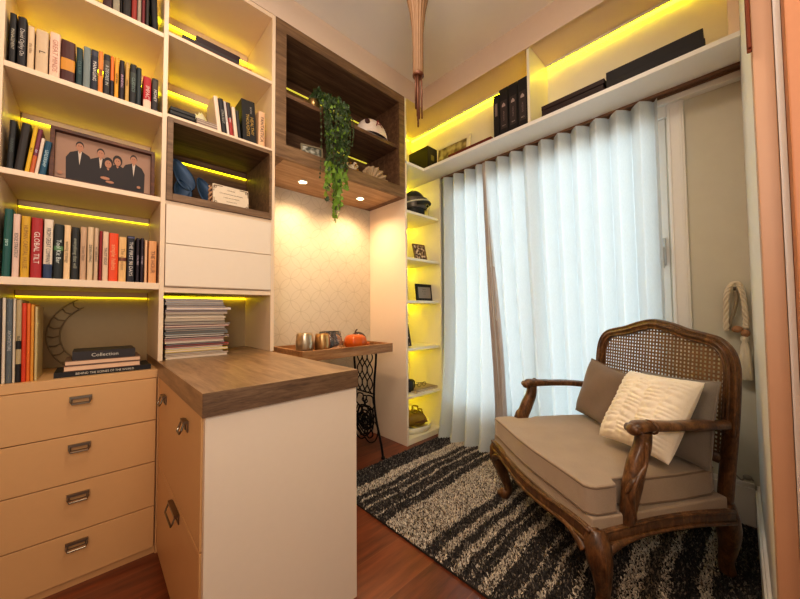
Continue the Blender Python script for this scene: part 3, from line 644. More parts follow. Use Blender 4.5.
text('BOOK', .014, pcol((170, 160, 150), .4), bx, frame_M((.012, -.0006, .19), (0, 0, -1), (1, 0, 0)), 'gold_lettering', .05)
book(.036, .214, .16, (226, 180, 140), (.712, 1.925, 2.0785), 'cream book standing upright at the right end above the cubby', 'books above the cubby', 0, 'FANTASTICA', (40, 34, 34), ())

# framed family photo
pf = thing('photo_frame', 'wide brown wooden frame with a photo of five people in dark suits', 'photo frame', (.036, 1.935, 1.6575), (radians(-3), 0, 0))
FW, FH = .348, .228
fm = MB(); fw = .014
fm.box(-FW/2, FW/2, 0, .03, 0, fw).box(-FW/2, FW/2, 0, .03, FH-fw, FH).box(-FW/2, -FW/2+fw, 0, .03, fw, FH-fw).box(FW/2-fw, FW/2, 0, .03, fw, FH-fw)
fm.build('frame', wood('frame_wood', srgb(56, 26, 14), srgb(84, 44, 24), srgb(108, 62, 36), (2, 10, 10), 4), pf, bevel=.001)
iw, ih = FW-2*fw-.001, FH-2*fw-.001
DK = pcol((32, 22, 24), .6); SK = pcol((172, 120, 92), .6); SH = pcol((200, 182, 166), .6); HR = pcol((40, 26, 20), .6)
def up_(u, v, k=0): return (-iw/2+u*iw, .0215-k*.0003, fw+v*ih)
def fig(u, v, s, dark, sk, sh, hr, k, woman=False):
    asp = iw/ih
    E_ = lambda cu, cv, ru, rv, kk: [up_(cu+ru*cos(t*pi/10), cv+rv*sin(t*pi/10), kk) for t in range(20)]
    bw = .125*s
    dark.poly([up_(max(u-bw, .003), 0.0, k), up_(min(u+bw, .997), 0.0, k), up_(min(u+bw*1.05, .997), v-.30*s, k), up_(u+bw*.75, v-.17*s, k), up_(u+.02, v-.10*s, k), up_(u-.02, v-.10*s, k), up_(u-bw*.75, v-.17*s, k), up_(max(u-bw*1.05, .003), v-.30*s, k)])
    if not woman: sh.poly([up_(u-.018, v-.11*s, k+.5), up_(u, v-.42*s, k+.5), up_(u+.02, v-.11*s, k+.5)])
    sk.poly(E_(u, v-.10, .013, .06, k+.6))
    hr.poly(E_(u, v+.016, .040 if not woman else .052, .100 if not woman else .13, k+.8)); sk.poly(E_(u, v-.014, .036, .090, k+1.2))
d_, s_k, s_h, h_r = MB(), MB(), MB(), MB()
for q in ((.23, .80, 1., 0, False), (.44, .76, 1., 1, False), (.80, .80, 1., 0, False), (.62, .66, .85, 2, True), (.52, .56, .85, 3, True)): fig(q[0], q[1], q[2], d_, s_k, s_h, h_r, q[3]*3, q[4])
E2 = lambda cu, cv, ru, rv, kk: [up_(cu+ru*cos(t*pi/8), cv+rv*sin(t*pi/8), kk) for t in range(16)]
s_k.poly(E2(.49, .20, .05, .035, 14)); s_k.poly(E2(.54, .13, .045, .03, 15)); s_k.poly(E2(.05, .13, .025, .04, 14)); s_k.poly(E2(.86, .14, .022, .035, 14))
for q in ((.23, .80), (.44, .76), (.80, .80), (.62, .66), (.52, .56)):
    for dx in (-.011, .011): h_r.poly(E2(q[0]+dx, q[1]+.005, .0045, .008, 14 if q[0] in (.62, .52) else 12))
MB_ = MB(); MB_.box(-iw/2, iw/2, .022, .028, fw+.0005, FH-fw-.0005); mi = [0]*6
for k_, mb_ in ((1, d_), (2, s_k), (3, s_h), (4, h_r)):
    n_ = len(MB_.v); MB_.v += mb_.v; MB_.f += [tuple(n_+i for i in f_) for f_ in mb_.f]; mi += [k_]*len(mb_.f)
pp = MB_.build('photo_print', plain('sepia_backdrop', srgb(158, 122, 100), .6, noise=.12, nscale=8), pf)
for mt in (DK, SK, SH, HR): pp.data.materials.append(mt)
pp.data.polygons.foreach_set('material_index', mi)

# cubby contents
def leaf_sculpt(label, loc, leaves, key):
    o = thing('leaf_sculpture', label, 'sculpture', loc)
    m = plain('blue_patina_%s' % key, srgb(28, 54, 80), .4, .3, noise=.15, nscale=30)
    for (bx_, bz, ln, wd, a) in leaves:
        def lf(u, v):
            t = v*pi; y_ = (.5-u)*wd*sin(t)*(1+.25*cos(t)); z_ = ln*(1-cos(t))/2
            return (bx_+y_*cos(a)+z_*sin(a), .012*sin(t)*(1-(2*u-1)**2), bz-y_*sin(a)+z_*cos(a))
        MB().grid(lf, 8, 14).build('leaf', m, o, smooth=True, solid=.004)
    bx_, bz, ln, wd, a = leaves[0]
    MB().tube([(0, .004, .004), (bx_*.5, .006, max(bz*.6, .008)), (bx_, .004, bz+.004), (bx_+.2*ln*sin(a), .012, bz+.2*ln*cos(a))], .0035, 8).build('stem', m, o, smooth=True)
    MB().lathe([(.026, 0), (.026, .005), (.008, .008), (.004, .010)], seg=16).build('base', m, o, smooth=True)
leaf_sculpt('large dark blue double leaf sculpture at the left of the wooden cubby', (.345, 1.985, 1.6852), [(.028, .065, .165, .080, -.5), (.0, .006, .105, .080, -.25)], 'a')
leaf_sculpt('smaller dark blue single leaf sculpture in the middle of the wooden cubby', (.455, 1.985, 1.6852), [(.02, .010, .15, .075, -.5)], 'b')
pq = thing('award_plaque', 'cream certificate plaque with ornate corners in the wooden cubby', 'plaque', (.558, 1.945, 1.6852), (radians(-6), 0, radians(2)))
MB().box(-.094, .094, 0, .012, 0, .122).build('board', plain('plaque_cream', srgb(222, 202, 176), .5), pq, bevel=.003)
bm_ = MB(); 
for sx in (-1, 1):
    for sz in (0, 1):
        cx, cz = sx*.075, (.022 if sz == 0 else .100); q = 1 if sz == 0 else -1
        bm_.tube([(cx+sx*.014, -.002, cz+q*.02), (cx+sx*.014, -.002, cz-q*.012), (cx-sx*.006, -.002, cz-q*.014), (cx-sx*.03, -.002, cz-q*.014)], .0016, 6)
        bm_.tube([(cx+sx*.006+.006*cos(t*.7), -.002, cz-q*.005+.006*sin(t*.7)) for t in range(9)], .0014, 6)
bm_.build('corner_ornaments', pcol((120, 96, 72)), pq)
for i, (t, s_) in enumerate((('Certificado', .009), ('Com agradecimento pela dedicação', .0085), ('e pelos anos de trabalho', .0085), ('Parabéns 2018', .009))):
    text(t, s_, pcol((110, 90, 76)), pq, frame_M((0, -.0008, .098-.022*i), (1, 0, 0), (0, 0, 1)), 'engraved_text', .15)
bk_ = MB(); bk_.tube([(.56+.085*cos(a), 2.15, 1.775+.085*sin(a)) for a in [i*pi/18 for i in range(36)]], .010, 8, closed=True); bk_.lathe([(.001, 0), (.078, 0), (.08, .01), (.001, .012)], seg=28)
n0 = 36*8
bk_.v = bk_.v[:n0]+[(.56+x, 2.15+z, 1.775+y) for x, y, z in bk_.v[n0:]]
o = bk_.build('round_basket_plate', wood('dark_rattan', srgb(50, 28, 16), srgb(80, 48, 28), srgb(104, 66, 40), (8, 8, 8), 6), smooth=True); tag(o, 'round dark brown woven plate standing behind the certificate plaque', 'plate')
br_ = MB()
for k in range(2): br_.tube([(.463+.009*cos(i*.9+k*pi), 1.985+.009*sin(i*.9+k*pi), 1.693+i*.0075) for i in range(15)], .006, 8)
tag(br_.build('braided_cord', pcol((196, 150, 110)), smooth=True), 'braided brown and cream cord ornament left of the certificate plaque', 'ornament')

# wall cabinet contents
bl = thing('signed_helmet', 'white oval helmet with a dark red letter A on the wooden cabinet shelf', 'helmet', (1.60, 2.00, 2.4845))
def dome(u, v):
    a = u*2*pi; e = v*pi/2; r = cos(e)**.9; return (.145*r*cos(a)*(1+.06*cos(a)), .10*r*sin(a), .006+.145*sin(e))
MB().grid(dome, 32, 12).box(-.12, .12, -.07, .07, 0, .006).build('shell', plain('ivory_shell', srgb(232, 214, 200), .35), bl, smooth=True)
Rr = pcol((120, 24, 34))
a_m = frame_M((-.022, -.122, .064), (1, -.06, 0), (0, .25, .97))
t_ = text('A', .095, Rr, bl, a_m, 'red_letter'); 
MB().ball((-.085, -.064, .085), (.024, .014, .022), 14, 8).build('dark_spot', pcol((66, 30, 28)), bl, smooth=True); MB().ball((.123, -.036, .070), (.014, .020, .024), 14, 8).build('dark_spot', pcol((66, 30, 28)), bl, smooth=True)
def small_frame(name, loc, w, h, rot, fc, pc, label, cat='photo frame', fw=.012, lines=None, d=.014):
    o = thing(name, label, cat, loc, rot)
    fm = MB(); fm.box(-w/2, w/2, 0, d, 0, fw).box(-w/2, w/2, 0, d, h-fw, h).box(-w/2, -w/2+fw, 0, d, fw, h-fw).box(w/2-fw, w/2, 0, d, fw, h-fw)
    fm.build('frame', pcol(fc, .4), o, bevel=.001)
    MB().box(-w/2+fw+.0003, w/2-fw-.0003, d*.4, d*.9, fw+.0003, h-fw-.0003).build('picture', pc if not isinstance(pc, tuple) else pcol(pc), o)
    if lines:
        for i, t in enumerate(lines): text(t, h*.06, pcol((70, 62, 60)), o, frame_M((0, d*.4-.0006, h*.68-i*h*.13), (1, 0, 0), (0, 0, 1)), 'printed_text', w*.6)
    return o
def photo_mat(name, c1, c2, c3, s=28):
    m, nt, b = newmat(name); tc = nt.nodes.new('ShaderNodeTexCoord'); n = nt.nodes.new('ShaderNodeTexNoise'); n.inputs['Scale'].default_value = s; n.inputs['Detail'].default_value = 1
    nt.links.new(tc.outputs['Object'], n.inputs['Vector']); cr = nt.nodes.new('ShaderNodeValToRGB'); e = cr.color_ramp.elements
    e[0].position = .4; e[0].color = col(srgb(*c1)); e[1].position = .62; e[1].color = col(srgb(*c3)); q = e.new(.5); q.color = col(srgb(*c2))
    nt.links.new(n.outputs['Fac'], cr.inputs['Fac']); nt.links.new(cr.outputs['Color'], b.inputs['Base Color']); return m
small_frame('photo_frame', (1.12, 2.06, 2.1305), .16, .17, (radians(-10), 0, radians(-12)), (150, 136, 110), photo_mat('faded_photo', (90, 90, 80), (150, 146, 130), (200, 196, 180)), 'pale photo frame behind the hanging ivy on the lower cabinet shelf')
fl = thing('cherub_figurine', 'small white and gold flower figurine on the lower cabinet shelf', 'figurine', (1.40, 1.995, 2.1305))
m = MB(); R = random.Random(9); m.ball((0, 0, .035), (.03, .025, .036), 12, 8)
for i in range(16): a = i*2.4; r = .035+.02*R.random(); m.ball((r*cos(a), r*sin(a)*.6, .03+.07*R.random()), (.017, .013, .013), 8, 6)
m.build('petals', plain('ivory_glaze', srgb(226, 206, 176), .3), fl, smooth=True)
m = MB()
for i in range(5): a = i*1.3; m.ball((.04*cos(a), -.03+.01*sin(a), .03+.05*R.random()), .008, 8, 6)
m.build('gold_buds', pcol((190, 140, 60), .3, .7), fl, smooth=True)
sh = thing('fan_shell', 'beige fanned shell ornament on the lower cabinet shelf', 'ornament', (1.60, 1.99, 2.1305))
def fan(u, v):
    a = pi*(.06+.88*u); r = .02+.10*v; return (r*cos(a)*1.05, -.012*cos(u*2*pi*7)*v-.04*v, .008+r*sin(a)*.85)
MB().grid(fan, 70, 6).build('shell', plain('sand_shell', srgb(176, 150, 116), .6), sh, smooth=True, solid=.003); MB().box(-.03, .03, -.02, .02, 0, .012).build('foot', pcol((150, 120, 90)), sh)

# ivy
iv = thing('hanging_ivy', 'green ivy trailing down from the upper shelf of the wooden wall cabinet', 'plant', (1.085, 1.99, 2.4845))
MB().lathe([(.028, 0), (.036, .01), (.042, .05), (.038, .075), (.034, .075), (.034, .06)], seg=20).build('pot', pcol((170, 140, 90), .2, .6), iv, smooth=True)
R = random.Random(21); stems = MB(); dark = MB(); light = MB()
def ivyleaf(mb, p, s, a, tilt, tw):
    pts = [(0, 0), (.28, .05), (.5, .38), (.24, .42), (.30, .72), (.0, 1.05), (-.30, .72), (-.24, .42), (-.5, .38), (-.28, .05)]
    M = Matrix.Translation(p) @ Matrix.Rotation(a, 4, 'Z') @ Matrix.Rotation(tilt, 4, 'X') @ Matrix.Rotation(tw, 4, 'Y')
    c = len(mb.v); mb.v.append(tuple(M @ Vector((0, .45*s, .06*s))))
    n = len(mb.v); mb.v += [tuple(M @ Vector((x*s, y*s, 0))) for x, y in pts]
    for i in range(len(pts)): mb.f.append((c, n+i, n+(i+1) % len(pts)))
for k in range(34):
    xs = R.uniform(-.01, .20)**1.0; xe = .02+xs*.75+R.uniform(-.02, .03); 
    zl = R.choice([.30, .42, .5, .55, .6, .64, .68]) - (.22*max(0, xs-.12)/.08) - (.2 if xs < .01 else 0)
    if k < 5: xe = .09+R.uniform(-.02, .03); zl = .66+.12*k/5
    yo = -.128-R.uniform(0, .03)
    pts = catmull([(0, 0, .07), (xs*.5, -.04, .10-xs*.12), (xs*.9, yo*.75, .055), (xs, yo-.005, -.02), ((xs+xe)/2+R.uniform(-.01, .01), yo+R.uniform(-.01, .006), -.02-zl*.5), (xe, yo+R.uniform(-.01, .01), -.02-zl)], 7)
    stems.tube(pts, .0014, 5)
    for i, p in enumerate(pts):
        fr = i/len(pts)
        for j in range(2 if i > 3 else 3):
            q = Vector(p)+Vector((R.uniform(-.012, .012), R.uniform(-.012, .006), R.uniform(-.015, .015)))
            low = -q.z > .42
            s = (R.uniform(.026, .038) if low else R.uniform(.014, .025))
            ivyleaf(light if (low and R.random() < .8) or R.random() < .08 else dark, q, s, R.uniform(-.9, .9)+pi, R.uniform(.9, 2.0), R.uniform(-.6, .6))
for k in range(60):
    ivyleaf(dark, Vector((R.uniform(-.035, .17), R.uniform(-.125, -.0), R.uniform(.05, .11))), R.uniform(.02, .034), R.uniform(0, 6), R.uniform(.2, 1.4), 0)
for k in range(3): # three loose sprigs
    xb = (-.03, .20, .225)[k]; ln = (.50, .26, .20)[k]
    pts = catmull([(0, 0, .07), (xb*.7, -.08, .05), (xb, -.14, -.03), (xb+.01, -.14, -.02-ln*.5), (xb, -.14, -.02-ln)], 6); stems.tube(pts, .0012, 5)
    for p in pts[8:]: ivyleaf(dark, Vector(p), .016, R.uniform(2, 4), 1.5, 0)
stems.build('stems', pcol((70, 80, 40)), iv); 
def leafm(name, c):
    m = plain(name, srgb(*c), .5, noise=.3, nscale=25); return m
dark.build('leaves', leafm('ivy_dark', (56, 76, 34)), iv); light.build('young_leaves', leafm('ivy_light', (118, 150, 48)), iv)

# ------------------------------------------------------------------ tray table on cast iron sewing machine legs
tt = thing('tray_table', 'wooden tray table on black cast iron sewing machine legs in the niche', 'table')
TX0, TX1, TY0, TY1, TZ = .955, 1.715, 1.885, 2.345, .785
def traypanel(mb, *a): mb.box(*a)
P('tray_floor', MB().box(TX0+.021, TX1-.021, TY0+.021, TY1-.021, TZ+.004, TZ+.022), TRAYWOOD, tt)
P('tray_side', MB().box(TX0, TX1, TY0, TY0+.02, TZ, TZ+.068), TRAYWOOD, tt, bevel=.002); P('tray_side', MB().box(TX0, TX1, TY1-.02, TY1, TZ, TZ+.068), TRAYWOOD, tt, bevel=.002)
P('tray_side', MB().box(TX0, TX0+.02, TY0+.0205, TY1-.0205, TZ, TZ+.068), TRAYWOOD, tt, bevel=.002); P('tray_side', MB().box(TX1-.02, TX1, TY0+.0205, TY1-.0205, TZ, TZ+.068), TRAYWOOD, tt, bevel=.002)
def ironleg(x):
    m = MB(); yc = 2.095
    for s in (-1, 1):
        pts = [(x, yc+s*.145, TZ-.002), (x, yc+s*.140, .70), (x, yc+s*.122, .56), (x, yc+s*.118, .42), (x, yc+s*.142, .27), (x, yc+s*.19, .13), (x, yc+s*.212, .05), (x, yc+s*.222, .0)]
        m.tube(catmull(pts, 5), .0085, 8)
        m.tube([(x, yc+s*.222, .018), (x, yc+s*.222, .0)], [.012, .017], 10)
    m.tube([(x, yc-.15, TZ-.008), (x, yc+.15, TZ-.008)], .008, 8)
    # chain lattice
    for w in (-.065, 0, .065):
        for s in (-1, 1):
            m.tube([(x, yc+w+s*.034*sin(z*pi/.105+.6), TZ-.01-z) for z in [i*.0106 for i in range(31)]], .0048, 6)
    m.tube([(x, yc-.125, .46), (x, yc+.125, .46)], .006, 8)
    # scrolls
    for (cy, cz, r) in ((0, .24, .105), (0, .24, .075), (0, .24, .04), (-.06, .385, .055), (.06, .385, .055), (-.075, .30, .04), (.075, .30, .04), (-.05, .16, .05), (.05, .16, .05), (0, .40, .03), (0.02, .2, .09), (-.03, .27, .085), (.03, .19, .07), (-.02, .22, .055), (.01, .26, .095)):
        m.tube([(x+.006*sin(i), yc+cy+r*cos(i*pi/12), cz+r*sin(i*pi/12)) for i in range(24)], .0052, 6, closed=True)
    for s in (-1, 1):
        m.tube(catmull([(x, yc, .10), (x, yc+s*.06, .075), (x, yc+s*.13, .11), (x, yc+s*.165, .19), (x, yc+s*.13, .25)], 5), .0055, 6)
        for a in (20, 70, 110, 160): m.tube([(x, yc, .24), (x, yc+s*.10*cos(radians(a-90)), .24+.10*sin(radians(a-90)))], .004, 6)
    return m
for x in (1.08, 1.60): P('iron_leg', ironleg(x), IRON, tt, smooth=True)
P('iron_stretcher', MB().tube([(1.08, 2.095, .24), (1.60, 2.095, .24)], .008, 8), IRON, tt, smooth=True)
TF = TZ+.0225
def vase(name, x, y, prof, m, label, cat, parts=()):
    o = thing(name, label, cat, (x, y, TF)); MB().lathe(prof, seg=28).build('body', m, o, smooth=True); return o
sil = plain('mottled_silver', srgb(190, 172, 146), .28, .9, noise=.25, nscale=40)
sil2 = plain('mottled_silver_gold', srgb(190, 150, 100), .28, .9, noise=.4, nscale=25)
cup = [(.030, 0), (.046, .004), (.056, .03), (.058, .07), (.053, .105), (.049, .118), (.046, .118), (.050, .10), (.054, .07), (.05, .02), (.001, .008)]
vase('candle_holder', 1.022, 1.985, [(r, z*1.3) for r, z in cup], sil, 'silver mottled candle cup at the left of the tray', 'candle holder')
vase('candle_holder', 1.138, 1.962, [(r*.9, z*1.22) for r, z in cup], sil2, 'gold and silver candle cup in front of the glass bowl', 'candle holder')
gl, nt, b = newmat('clear_glass'); b.inputs['Base Color'].default_value = (.95, .93, .9, 1); b.inputs['Roughness'].default_value = .03; b.inputs['Transmission Weight'].default_value = .95; b.inputs['IOR'].default_value = 1.3
gb = thing('glass_bowl', 'clear glass bowl filled with dark pine cones on the tray', 'bowl', (1.265, 2.07, TF))
MB().lathe([(.05, 0), (.08, .008), (.093, .045), (.088, .09), (.075, .15), (.072, .15), (.085, .09), (.089, .045), (.075, .013), (.001, .006)], seg=32).build('bowl', gl, gb, smooth=True)
m = MB(); R = random.Random(4)
for i in range(9): a = i*2.4; r = .05*sqrt(i/9); m.ball((r*cos(a), r*sin(a), .04+.05*R.random()), (.026, .026, .024), 10, 7)
m.build('pine_cones', pcol((46, 34, 30)), gb, smooth=True)
pk = thing('ceramic_pumpkin', 'orange ceramic pumpkin with stem on the tray', 'ornament', (1.44, 2.0, TF))
def pump(u, v):
    a = u*2*pi; e = (v-.5)*pi; k = 1-.06*abs(sin(a*4)); r = .085*cos(e)**.8 if cos(e) > 0 else 0; return (r*k*cos(a)*1.05, r*k*sin(a), .066+.066*sin(e)*(1-.15*max(0, sin(e))**6))
MB().grid(pump, 64, 16).build('body', plain('orange_glaze', srgb(196, 92, 26), .3, noise=.15), pk, smooth=True)
MB().tube(catmull([(0, 0, .12), (.003, 0, .145), (.018, 0, .16)], 5), [.006]*5+[.005]*5+[.004], 8).build('stem', pcol((70, 44, 26)), pk, smooth=True)
db = thing('dark_ball', 'dark brown ball ornament behind the orange pumpkin', 'ornament', (1.555, 2.12, TF)); MB().ball((0, 0, .066), .066, 20, 14).build('ball', plain('dark_lacquer', srgb(44, 34, 34), .25), db, smooth=True)
sb_ = thing('small_gourd', 'small orange gourd beside the pumpkin on the tray', 'ornament', (1.535, 1.965, TF)); MB().ball((0, 0, .022), (.026, .026, .022), 16, 10).ball((0, 0, .046), (.014, .014, .016), 12, 8).build('body', pcol((176, 90, 34), .35), sb_, smooth=True)

# ------------------------------------------------------------------ corner shelf contents
hm_z = 1.3
hm = thing('fire_helmet', 'black helmet with grey visor and pale trim on the top corner shelf', 'helmet', (2.12, 2.03, 1.9555), (0, 0, radians(-25)))
def dm(u, v):
    a = u*2*pi; e = v*pi/2; return (.125*cos(e)*cos(a), .105*cos(e)*sin(a), .065+.125*sin(e))
hm.scale = (1, 1, hm_z)
MB().grid(dm, 32, 12).build('shell', plain('black_gloss', srgb(24, 24, 26), .25, coat=.5), hm, smooth=True)
MB().grid(lambda u, v: (.128*cos(-pi*u)*(1-.1*(1-v)), .112*sin(-pi*u)*(1-.05*(1-v)), .05+.075*v), 24, 5).build('visor', plain('grey_visor', srgb(96, 88, 80), .3, .3), hm, smooth=True, solid=.003)
MB().tube([(.135*cos(t*pi/16), .118*sin(t*pi/16), .098+.02*cos(t*pi/16)) for t in range(32)], (.005), 8, closed=True).build('trim_band', pcol((214, 206, 180), .4), hm, smooth=True)
MB().tube([(.14*cos(t*pi/16)+.01, .122*sin(t*pi/16), .080+.02*cos(t*pi/16)) for t in range(-9, 10)], (.012), 8).build('brim', BLACK, hm, smooth=True)
MB().lathe([(.07, 0), (.095, .005), (.10, .05), (.098, .064), (.001, .066)], seg=24).build('padding', BLACK, hm, smooth=True)
MB().tube(catmull([(.12, -.03, .12), (.128, -.055, .07), (.11, -.08, .03), (.12, -.07, .005)], 5), .004, 6).build('chin_strap', pcol((200, 190, 160)), hm, smooth=True)
small_frame('photo_frame', (2.225, 2.03, 1.5565), .145, .185, (radians(-16), 0, radians(-8)), (120, 96, 74), photo_mat('pale_people_photo', (70, 50, 40), (160, 130, 100), (226, 210, 190), 40), 'brown framed photo leaning on the second corner shelf')
small_frame('certificate_frame', (2.235, 2.00, 1.1935), .235, .158, (radians(-6), 0, radians(2)), (26, 22, 22), plain('grey_certificate', srgb(150, 140, 132), .4), 'black framed grey certificate on the third corner shelf', 'frame', .026, ['CERTIFICATE', 'of participation', 'awarded'])
small_frame('certificate_frame', (2.04, 2.13, 1.1935), .16, .165, (radians(-6), 0, radians(-4)), (24, 20, 20), plain('grey_certificate2', srgb(150, 140, 120), .4), 'black frame standing half hidden behind the grey certificate', 'frame', .022)
small_frame('photo_frame', (2.03, 2.06, .7905), .13, .20, (radians(-14), 0, radians(-10)), (60, 50, 44), photo_mat('dark_portrait', (30, 24, 24), (110, 80, 60), (200, 180, 160), 34), 'dark photo frame leaning at the left of the fourth corner shelf')
mg = thing('black_mug', 'black mug on the lower corner shelf beside the magazines', 'mug', (2.03, 2.02, .3985))
MB().lathe([(.036, 0), (.040, .004), (.040, .10), (.036, .10), (.036, .01), (.001, .008)], seg=24).build('cup', BLACK, mg, smooth=True); MB().tube(catmull([(.038, 0, .085), (.065, 0, .08), (.065, 0, .03), (.038, 0, .02)], 5), .005, 8).build('handle', BLACK, mg, smooth=True)
flatbook('magazine', .30, .2, .011, (190, 170, 140), (2.165, 1.925, .3985), 'lower cream magazine lying on the lower corner shelf', 'magazine', 'magazines on the lower corner shelf', .04, edge=(222, 206, 176))
flatbook('magazine', .26, .185, .010, (150, 130, 110), (2.175, 1.93, .4105), 'upper grey-brown magazine lying on the lower corner shelf', 'magazine', 'magazines on the lower corner shelf', -.05, edge=(214, 196, 168))
gs = thing('reading_glasses', 'dark reading glasses lying on the magazines of the lower corner shelf', 'glasses', (2.17, 2.0, .4225))
for s in (-1, 1):
    MB().tube([(s*.032+.024*cos(t*pi/10), 0, .02+.018*sin(t*pi/10)) for t in range(20)], .0018, 6, closed=True).build('rim', BLACK, gs); MB().tube([(s*.056, 0, .022), (s*.06, .05, .018), (s*.055, .12, .006)], .002, 6).build('temple', BLACK, gs)
MB().tube([(-.009, 0, .024), (.009, 0, .024)], .0018, 6).build('bridge', BLACK, gs)
wb = thing('white_tray', 'low white tray holding a brown bag on the bottom corner shelf', 'tray', (2.12, 2.06, .0455))
MB().lathe([(.14, 0), (.165, .004), (.175, .055), (.17, .055), (.16, .01), (.001, .008)], seg=36).build('tray', SHELFY, wb, smooth=True)
wb.scale = (1.05, .82, 1)
bg = thing('folded_bag', 'brown and mustard leather bag with rings in the white tray', 'bag', (2.10, 2.06, .057), (0, radians(9), radians(-8)))
def bagf(u, v):
    a = u*2*pi; e = (v-.5)*pi; c_ = cos(e)**.6 if cos(e) > 0 else 0
    return (.13*c_*cos(a), .095*c_*sin(a), .085+.062*sin(e)+.012*sin(a*3)*c_)
MB().grid(bagf, 32, 12).build('body', plain('mustard_leather', srgb(150, 120, 40), .5, noise=.2, nscale=12), bg, smooth=True)
MB().grid(lambda u, v: (.02+.125*cos(u*2*pi)*v*1.02, .10*sin(u*2*pi)*v, .154-.085*v**2.5), 28, 8).build('flap', plain('brown_leather', srgb(110, 74, 40), .5, noise=.2), bg, smooth=True, solid=.003)
for (x, z, r) in ((-.03, .185, .04), (.025, .165, .03)): MB().tube([(x+r*cos(t*pi/12), -.05+.012*sin(t), z-.012+r*sin(t*pi/12)*.8) for t in range(24)], .0065, 8, closed=True).build('ring_handle', pcol((150, 124, 30), .4), bg, smooth=True)

# high shelf contents
HZ = 2.3712
b2_ = thing('black_box', 'black box standing in the corner of the high shelf', 'box', (2.165, 1.892, HZ))
MB().box(0, .13, 0, .24, 0, .222).build('box_body', plain('black_card', srgb(26, 24, 18), .35), b2_, bevel=.003)
MB().box(-.0006, .0, .0, .24, .172, .1735).build('lid_seam', pcol((60, 56, 30)), b2_); text('STUDIO', .012, pcol((180, 170, 90)), b2_, frame_M((-.0012, .15, .03), (0, -1, 0), (0, 0, 1)), 'printed_text', .08)
MB().box(.04, .085, -.001, 0, .10, .15).build('side_label', pcol((120, 115, 60)), b2_)
wf = thing('picture_frame', 'white framed picture leaning at the back of the high shelf', 'picture frame', (2.375, 1.805, HZ), (0, radians(6), 0))
m = MB(); m.box(0, .018, -.20, .20, 0, .035).box(0, .018, -.20, .20, .285, .32).box(0, .018, -.20, -.165, .035, .285).box(0, .018, .165, .20, .035, .285); m.build('frame', SHELFY, wf, bevel=.002)
MB().box(.006, .014, -.1645, .1645, .0355, .2845).build('picture', photo_mat('landscape_print', (110, 96, 60), (160, 140, 90), (196, 184, 130), 14), wf)
rb = MB().box(0, .20, 0, .40, 0, .026).build('flat_box', pcol((110, 40, 24)), bevel=.002); rb.location = (2.125, 1.235, HZ); tag(rb, 'flat dark red box lying on the high shelf beside the binders', 'box')
MB().box(-.0006, 0, .0, .40, .018, .019).build('lid_seam', pcol((60, 22, 16)), rb)
def binder(y0, y1, h_, label, wide):
    o = thing('lever_arch_binder', label, 'binder', (2.13, y0, HZ), group='binders on the high shelf'); w = y1-y0-.002
    MB().box(0, .27, 0, .003, 0, h_).box(0, .27, w-.003, w, 0, h_).box(0, .003, .003, w-.003, 0, h_).build('cover', pcol((20, 16, 16)), o)
    MB().box(.004, .26, .0035, w-.0035, .004, h_-.01).build('pages', PAPER, o)
    if wide:
        MB().box(-.0008, 0, .010, w-.010, h_*.13, h_*.74).build('spine_label', pcol((58, 46, 44)), o)
        MB().prism([(-.0016, w/2-.013, h_*.60), (-.0016, w/2-.013, h_*.64), (-.0016, w/2, h_*.69), (-.0016, w/2+.013, h_*.64), (-.0016, w/2+.013, h_*.60)], (.0006, 0, 0)).build('emblem', pcol((170, 150, 140)), o)
        text('ARQUIVO', .016, pcol((130, 112, 106)), o, frame_M((-.0012, w/2, h_*.40), (0, 0, -1), (0, -1, 0)), 'printed_text', h_*.35)
        text('2019', .012, pcol((180, 165, 155)), o, frame_M((-.0012, w/2, h_*.19), (0, -1, 0), (0, 0, 1)), 'printed_text', .04)
    else: MB().box(-.0008, 0, .012, w-.012, h_*.5, h_*.8).build('spine_label', pcol((120, 104, 100)), o)
binder(1.170, 1.215, .315, 'slim black binder at the left of the row on the high shelf', False)
for i, (a, b_) in enumerate(((1.098, 1.168), (1.028, 1.096), (.958, 1.026))): binder(a, b_, .338, '%s wide black binder on the high shelf' % ('leftmost', 'middle', 'rightmost')[i], True)
def flatcase(y0, y1, h_, x, label, n, rgb):
    o = thing('document_box', label, 'box', (x, y0, HZ)); w = y1-y0
    for i in range(n):
        MB().box(0 if i % 2 == 0 else .004, .26, 0 if i % 2 == 0 else .006, w, h_*i/n+.0004, h_*(i+1)/n-.0004).build('lid' if i == n-1 else 'box_body', pcol(rgb), o, bevel=.002)
flatcase(.505, .872, .088, 2.15, 'dark brown layered flat box on the high shelf right of the divider', 3, (44, 24, 20))
flatcase(.075, .497, .115, 2.15, 'long black flat box at the right end of the high shelf', 2, (24, 20, 20))

# ------------------------------------------------------------------ pendant lamp
pd = thing('pendant_lamp', 'slender fluted brown pendant with thin hanging rods', 'lamp', (1.028, .95, 0))
COP = plain('bronze_ribs', srgb(132, 98, 66), .6, .0, noise=.15)
MB().lathe([(r*(.70+.06*max(0, z-2.3)), z) for r, z in [(.032, 2.142), (.033, 2.16), (.033, 2.26), (.035, 2.34), (.046, 2.42), (.070, 2.51), (.100, 2.60), (.115, 2.68), (.10, 2.76), (.06, 2.82), (.02, 2.85)]], seg=96, flute=.05, fn=16).build('shade', COP, pd, smooth=True)
MB().lathe([(.023, 2.136), (.025, 2.139), (.025, 2.147), (.024, 2.15)], seg=32).build('collar', pcol((110, 66, 44), .4, .4), pd, smooth=True)
MB().tube([(0, 0, 2.84), (0, 0, CZ-.02)], .004, 8).build('cord', pcol((90, 60, 44)), pd); MB().lathe([(.05, CZ-.022), (.05, CZ-.001)], seg=24).build('ceiling_rose', TRIM, pd, smooth=True)
R = random.Random(2)
